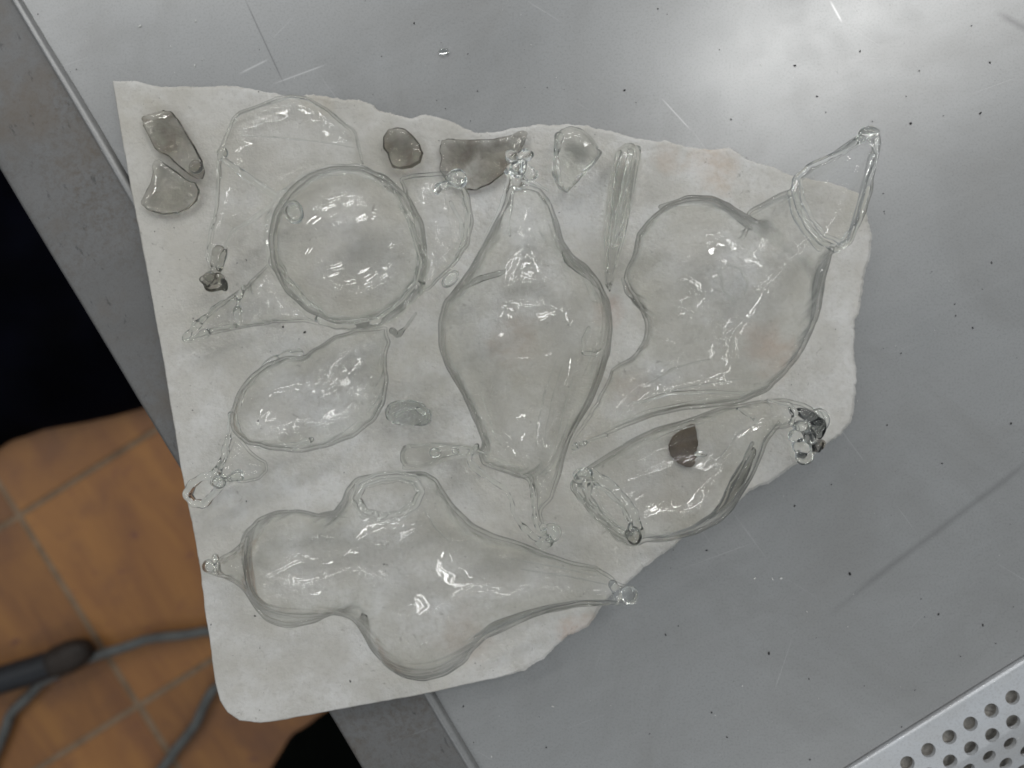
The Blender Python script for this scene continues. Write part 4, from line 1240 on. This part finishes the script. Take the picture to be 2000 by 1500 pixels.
strand('left_fold', [(1216, 545, .034, 3), (1224, 568, .036, 5), (1240, 585, .038, 7), (1256, 602, .038, 7), (1262, 618, .036, 3)], M_DARK_REFL, K_, ripple=0.1)
strand('star_ring', [(1404, 530, .104, 1.6), (1422, 518, .104, 1.4), (1444, 524, .102, 1.6), (1460, 550, .100, 1.5), (1456, 580, .100, 1.6), (1436, 590, .102, 1.3), (1414, 570, .104, 1.6)], M_THREAD, K_, closed=True, ripple=0.2)
strand('lower_fold', [(1230, 790, .040, 2.5), (1300, 770, .046, 4), (1380, 765, .044, 4), (1450, 768, .036, 3)], M_THREAD, K_, ripple=0.2, seed=30)
strand('tail_fold', [(1185, 850, .020, 3), (1150, 862, .016, 4), (1125, 870, .012, 6), (1118, 888, .008, 4)], M_CLEAR_SOLID, K_, ripple=0.4)

# --- L: lower right vessel
L_ = gthing('leaf_marked_glass_vessel', 'clear glass vessel with a brown leaf-shaped patch, oval lip and dark beads', 'glass vessel', 1340, 930, GP)
blown('body', [(1140, 918), (1180, 890), (1225, 862), (1280, 835), (1340, 815), (1400, 800), (1450, 790), (1490, 780), (1530, 776), (1568, 786), (1600, 800), (1612, 822), (1600, 845), (1575, 848), (1548, 834), (1515, 838), (1495, 858), (1484, 885), (1472, 915), (1450, 955), (1430, 990), (1400, 1018), (1360, 1040), (1310, 1053), (1262, 1056), (1245, 1066), (1210, 1050), (1170, 1015), (1140, 975), (1120, 945)],
      [(1350, 930, .036), (1200, 1000, .034), (1450, 850, .028), (1560, 812, .018)], M_CLEAR, L_, vox=0.0014, wall=0.0014, k=2.9, zs=0.95, wob=0.0007, seed=81, streak=.00012, axis=35,
      cuts=[([(1140, 940), (1160, 938), (1190, 960), (1222, 1000), (1238, 1035), (1225, 1042), (1195, 1022), (1160, 985), (1140, 960)], 'top')])
lip = [(1130, 930, .044, 12), (1152, 926, .046, 12), (1184, 942, .046, 10), (1214, 970, .046, 10), (1237, 1005, .046, 11), (1246, 1038, .042, 12), (1237, 1058, .038, 12), (1212, 1048, .036, 10), (1178, 1018, .036, 10), (1145, 980, .038, 10), (1125, 952, .040, 11)]
strand('oval_lip', lip, M_CLEAR_SOLID, L_, closed=True, ripple=0.12)
strand('oval_lip', [(1150, 945, .052, 4), (1180, 955, .053, 4), (1212, 985, .053, 4), (1232, 1020, .052, 4), (1228, 1040, .048, 5), (1205, 1030, .044, 4), (1172, 1000, .044, 4), (1152, 970, .046, 5)], M_THREAD, L_, closed=True, ripple=0.2, seed=33)
strand('lip_thread', [(1160, 950, .050, 3), (1176, 990, .044, 2.5), (1205, 1022, .040, 3)], M_THREAD, L_, ripple=0.25)
lump('lip_knob', 1237, 1046, .046, 14, 17, 10, 0.3, M_SMOKE_LIGHT, L_, 84)
lump('lip_knob', 1140, 926, .048, 17, 9, 9, 0.2, M_CLEAR_SOLID, L_, 85, rough=0.25)
blown('brown_patch', [(1364, 817), (1356, 820), (1335, 832), (1312, 850), (1303, 868), (1306, 888), (1320, 905), (1340, 916), (1352, 918), (1360, 910), (1366, 870)], [(1340, 870, .0015), (1345, 870, .0015)], M_BROWN, L_, vox=0.0009, solid=True, zs=0.08, wob=0.0001, seed=86)
blown('dark_reflection_foot', [(1262, 1054), (1300, 1046), (1345, 1030), (1385, 1005), (1412, 975), (1430, 940), (1452, 905), (1470, 870), (1478, 878), (1468, 912), (1450, 952), (1430, 990), (1400, 1018), (1360, 1040), (1310, 1056)], [(1380, 1010, .022), (1460, 900, .026)], M_DARK_REFL, L_, vox=0.0010, solid=True, zs=0.7, wob=0.0004, rest=False, seed=87)
strand('side_thread', [(1470, 865, .040, 3), (1450, 905, .042, 4), (1428, 940, .042, 4), (1416, 970, .040, 4), (1400, 1000, .036, 2)], M_DARK_REFL, L_, ripple=0.2)
lump('bubble', 1368, 887, .064, 11, 5, 4, -0.1, M_CLEAR_SOLID, L_, 88)
for (x, y, h, rx, ry, rt, m_, sd) in ((1580, 812, .020, 24, 12, -.5, M_DARKBEAD, 1), (1599, 834, .020, 13, 19, .2, M_DARKBEAD, 2), (1566, 832, .024, 15, 12, .3, M_CLEAR_SOLID, 3), (1556, 850, .022, 14, 13, .6, M_CLEAR_SOLID, 4),
        (1580, 850, .024, 12, 17, .2, M_CLEAR_SOLID, 5), (1564, 872, .020, 17, 17, .4, M_CLEAR_SOLID, 6), (1569, 892, .014, 17, 15, 1., M_CLEAR_SOLID, 7), (1592, 872, .016, 10, 12, .2, M_DARKBEAD, 8),
        (1583, 862, .018, 7, 20, .3, M_DARKBEAD, 9), (1603, 868, .012, 9, 9, .2, M_SMOKE, 11), (1566, 888, .018, 9, 8, .2, M_DARKBEAD, 12), (1602, 826, .014, 20, 27, -.2, M_THREAD, 10)):
    lump('dark_bead' if m_ is M_DARKBEAD else 'clear_bead', x, y, h, rx, ry, 12, rt, m_, L_, 90 + sd, rough=0.22, hollow=0.12 if m_ is M_THREAD else False)
strand('beak_edge', [(1440, 798, .044, 2), (1460, 812, .040, 2.5), (1478, 822, .036, 3)], M_CLEAR_SOLID, L_, ripple=0.4)
strand('beak_edge', [(1500, 782, .030, 3), (1540, 790, .030, 5), (1552, 806, .030, 6), (1545, 826, .028, 6)], M_CLEAR_SOLID, L_, ripple=0.2, seed=8)

# --- M: bottom vessel with round mouth
M_ = gthing('lobed_glass_vessel', 'long lobed clear glass vessel with an oval open mouth, lying lowest on the board', 'glass vessel', 800, 1130, GP)
blown('body', [(394, 1108), (402, 1096), (430, 1088), (455, 1076), (474, 1064), (482, 1040), (502, 1014), (535, 998), (575, 994), (615, 1004), (650, 1000), (668, 980), (676, 955), (692, 936), (725, 928), (775, 922), (825, 922), (850, 935), (868, 962), (892, 992), (922, 1024), (960, 1044), (1010, 1058), (1060, 1076), (1110, 1094), (1165, 1106), (1185, 1118), (1205, 1136), (1232, 1144), (1244, 1158), (1240, 1176), (1222, 1182), (1190, 1180), (1140, 1182), (1090, 1188), (1040, 1202), (995, 1220), (955, 1235), (930, 1258), (912, 1285), (880, 1308), (838, 1319), (795, 1314), (755, 1292), (728, 1258), (714, 1222), (706, 1196), (694, 1190), (668, 1194), (624, 1210), (575, 1218), (535, 1206), (505, 1180), (486, 1148), (470, 1134), (430, 1128), (402, 1120)],
      [(570, 1100, .034), (830, 1200, .040), (760, 1000, .044), (900, 1100, .036), (1050, 1130, .028), (1220, 1162, .016), (410, 1108, .008), (460, 1105, .016)], M_CLEAR, M_, vox=0.0016, wall=0.0014, k=3.2, zs=0.82, wob=0.0009, seed=91, bulges=((815, 1215, 85, .34), (560, 1105, 80, .30), (930, 1105, 60, .15)), streak=.00014, axis=-15,
      cuts=[([(704, 972), (712, 952), (740, 942), (775, 938), (806, 944), (816, 960), (806, 982), (780, 998), (750, 1004), (722, 998)], 'top')])
mr = [(698, 975, .070, 6), (706, 950, .072, 6), (738, 936, .072, 5), (776, 932, .072, 5), (808, 938, .072, 7), (822, 958, .072, 8), (812, 984, .073, 8), (784, 1002, .074, 6), (750, 1009, .074, 6), (716, 1000, .072, 6)]
strand('mouth_rim', mr, M_THREAD, M_, closed=True, ripple=0.05)
mr2 = [(680 + (p[0] - 698) * 1.12 + 8, 972 + (p[1] - 972) * 1.32 + 2, p[2] - .012, 3.2) for p in mr]
strand('mouth_rim', mr2, M_THREAD, M_, closed=True, ripple=0.05, seed=31)
strand('tip_bead', [(1196, 1140, .018, 8), (1206, 1158, .018, 9), (1204, 1176, .016, 7)], M_CLEAR_SOLID, M_, ripple=0.1)
lump('tip_bead', 1228, 1162, .016, 17, 18, 13, 0.2, M_CLEAR_SOLID, M_, 95, rough=0.1)
strand('tip_fold', [(420, 1086, .016, 5), (424, 1100, .016, 6), (424, 1120, .014, 6)], M_CLEAR_SOLID, M_, ripple=0.2)
lump('tip_bead', 408, 1106, .012, 14, 13, 10, 0, M_THREAD, M_, 96, hollow=0.25, rough=0.08)
strand('waist_fold', [(484, 1050, .034, 3), (478, 1085, .034, 4), (480, 1120, .034, 5), (486, 1145, .032, 5), (496, 1165, .030, 3)], M_DARK_REFL, M_, ripple=0.08)
strand('foot_fold', [(930, 1245, .020, 5), (960, 1225, .020, 8), (1010, 1206, .020, 8), (1060, 1192, .020, 8), (1120, 1180, .019, 7), (1190, 1178, .017, 4)], M_DARK_REFL, M_, ripple=0.03)
blown('spur', [(704, 1196), (716, 1200), (722, 1220), (724, 1240), (716, 1250), (708, 1235), (700, 1212)], [(712, 1220, .010)], M_DARK_REFL, M_, vox=0.0009, solid=True, zs=0.8, wob=0.0003, seed=97)

# thin ridges added slightly proud of the walls to make streak highlights
for (par, nm, pts) in (
    (J_, 'highlight_ridge', [(1086, 706, .079, 0.8), (1066, 760, .074, 1.4), (1052, 820, .063, 1.4), (1047, 872, .050, 0.8)]),
    (J_, 'highlight_ridge', [(1098, 716, .077, 0.7), (1082, 765, .072, 1.2), (1068, 830, .058, 1.0), (1064, 860, .050, 0.6)]),
    (J_, 'highlight_ridge', [(1118, 740, .067, 0.7), (1104, 790, .060, 1.4), (1090, 850, .046, 1.2), (1080, 900, .036, 0.8)]),
    (J_, 'highlight_ridge', [(930, 740, .058, 0.7), (950, 800, .052, 1.3), (968, 860, .044, 0.8)]),
    (K_, 'highlight_ridge', [(1262, 752, .050, 0.9), (1310, 722, .062, 1.9), (1385, 702, .070, 1.2)]),
    (K_, 'highlight_ridge', [(1240, 792, .040, 0.9), (1310, 764, .050, 1.7), (1390, 748, .056, 1.7), (1470, 738, .054, 0.9)]),
    (K_, 'highlight_ridge', [(1180, 838, .024, 0.9), (1250, 806, .034, 1.6), (1340, 786, .040, 1.6), (1430, 772, .040, 0.9)]),
    (M_, 'highlight_ridge', [(1000, 1092, .052, 0.9), (1080, 1106, .045, 1.7), (1172, 1126, .028, 0.9)]),
    (M_, 'highlight_ridge', [(1020, 1112, .056, 0.9), (1100, 1124, .048, 1.5), (1186, 1142, .030, 0.9)]),
    (M_, 'highlight_ridge', [(822, 986, .066, 0.9), (850, 1030, .064, 1.5), (880, 1060, .060, 0.9)]),
    (L_, 'highlight_ridge', [(1200, 902, .036, 0.9), (1290, 852, .046, 1.5), (1400, 818, .046, 0.9)]),
    (L_, 'highlight_ridge', [(1400, 900, .060, 0.9), (1440, 850, .054, 1.6), (1480, 826, .042, 0.9)]),
    (C_, 'highlight_ridge', [(470, 264, .026, 0.9), (540, 268, .036, 1.5), (620, 276, .034, 1.3), (690, 288, .020, 0.9)])):
    strand(nm, pts, M_THREAD, par, n=10, seg=8, ripple=0.25, seed=len(bpy.data.objects))

def rim_of(par, pts, h, r, seed):
    strand('thick_edge', [(x, y, h, r) for (x, y) in pts], M_THREAD, par, closed=True, n=5, seg=10, ripple=0.25, seed=seed)
rim_of(N_, [(758, 806), (762, 794), (778, 788), (800, 787), (822, 792), (838, 804), (838, 820), (820, 827), (795, 826), (770, 822)], .0055, 6, 3)
strand('fold', [(775, 812, .011, 4), (790, 800, .013, 5), (812, 798, .013, 5), (828, 808, .011, 5)], M_THREAD, N_, ripple=0.3)
strand('fold', [(795, 872, .017, 3), (840, 868, .020, 3), (900, 873, .018, 3), (930, 878, .014, 3)], M_THREAD, O_, ripple=0.2)
strand('thick_edge', [(790, 912, .010, 5), (815, 914, .010, 5), (845, 906, .010, 4), (875, 896, .010, 4), (910, 890, .010, 4)], M_THREAD, O_, ripple=0.1)
strand('fold', [(1210, 300, .016, 6), (1200, 340, .018, 6), (1192, 400, .018, 6), (1186, 470, .016, 5), (1184, 530, .012, 4)], M_THREAD, G_, ripple=0.15, seed=2)
strand('fold', [(1244, 300, .012, 5), (1236, 350, .013, 5), (1226, 410, .013, 5), (1212, 470, .012, 4), (1200, 520, .010, 3)], M_THREAD, G_, ripple=0.15, seed=9)
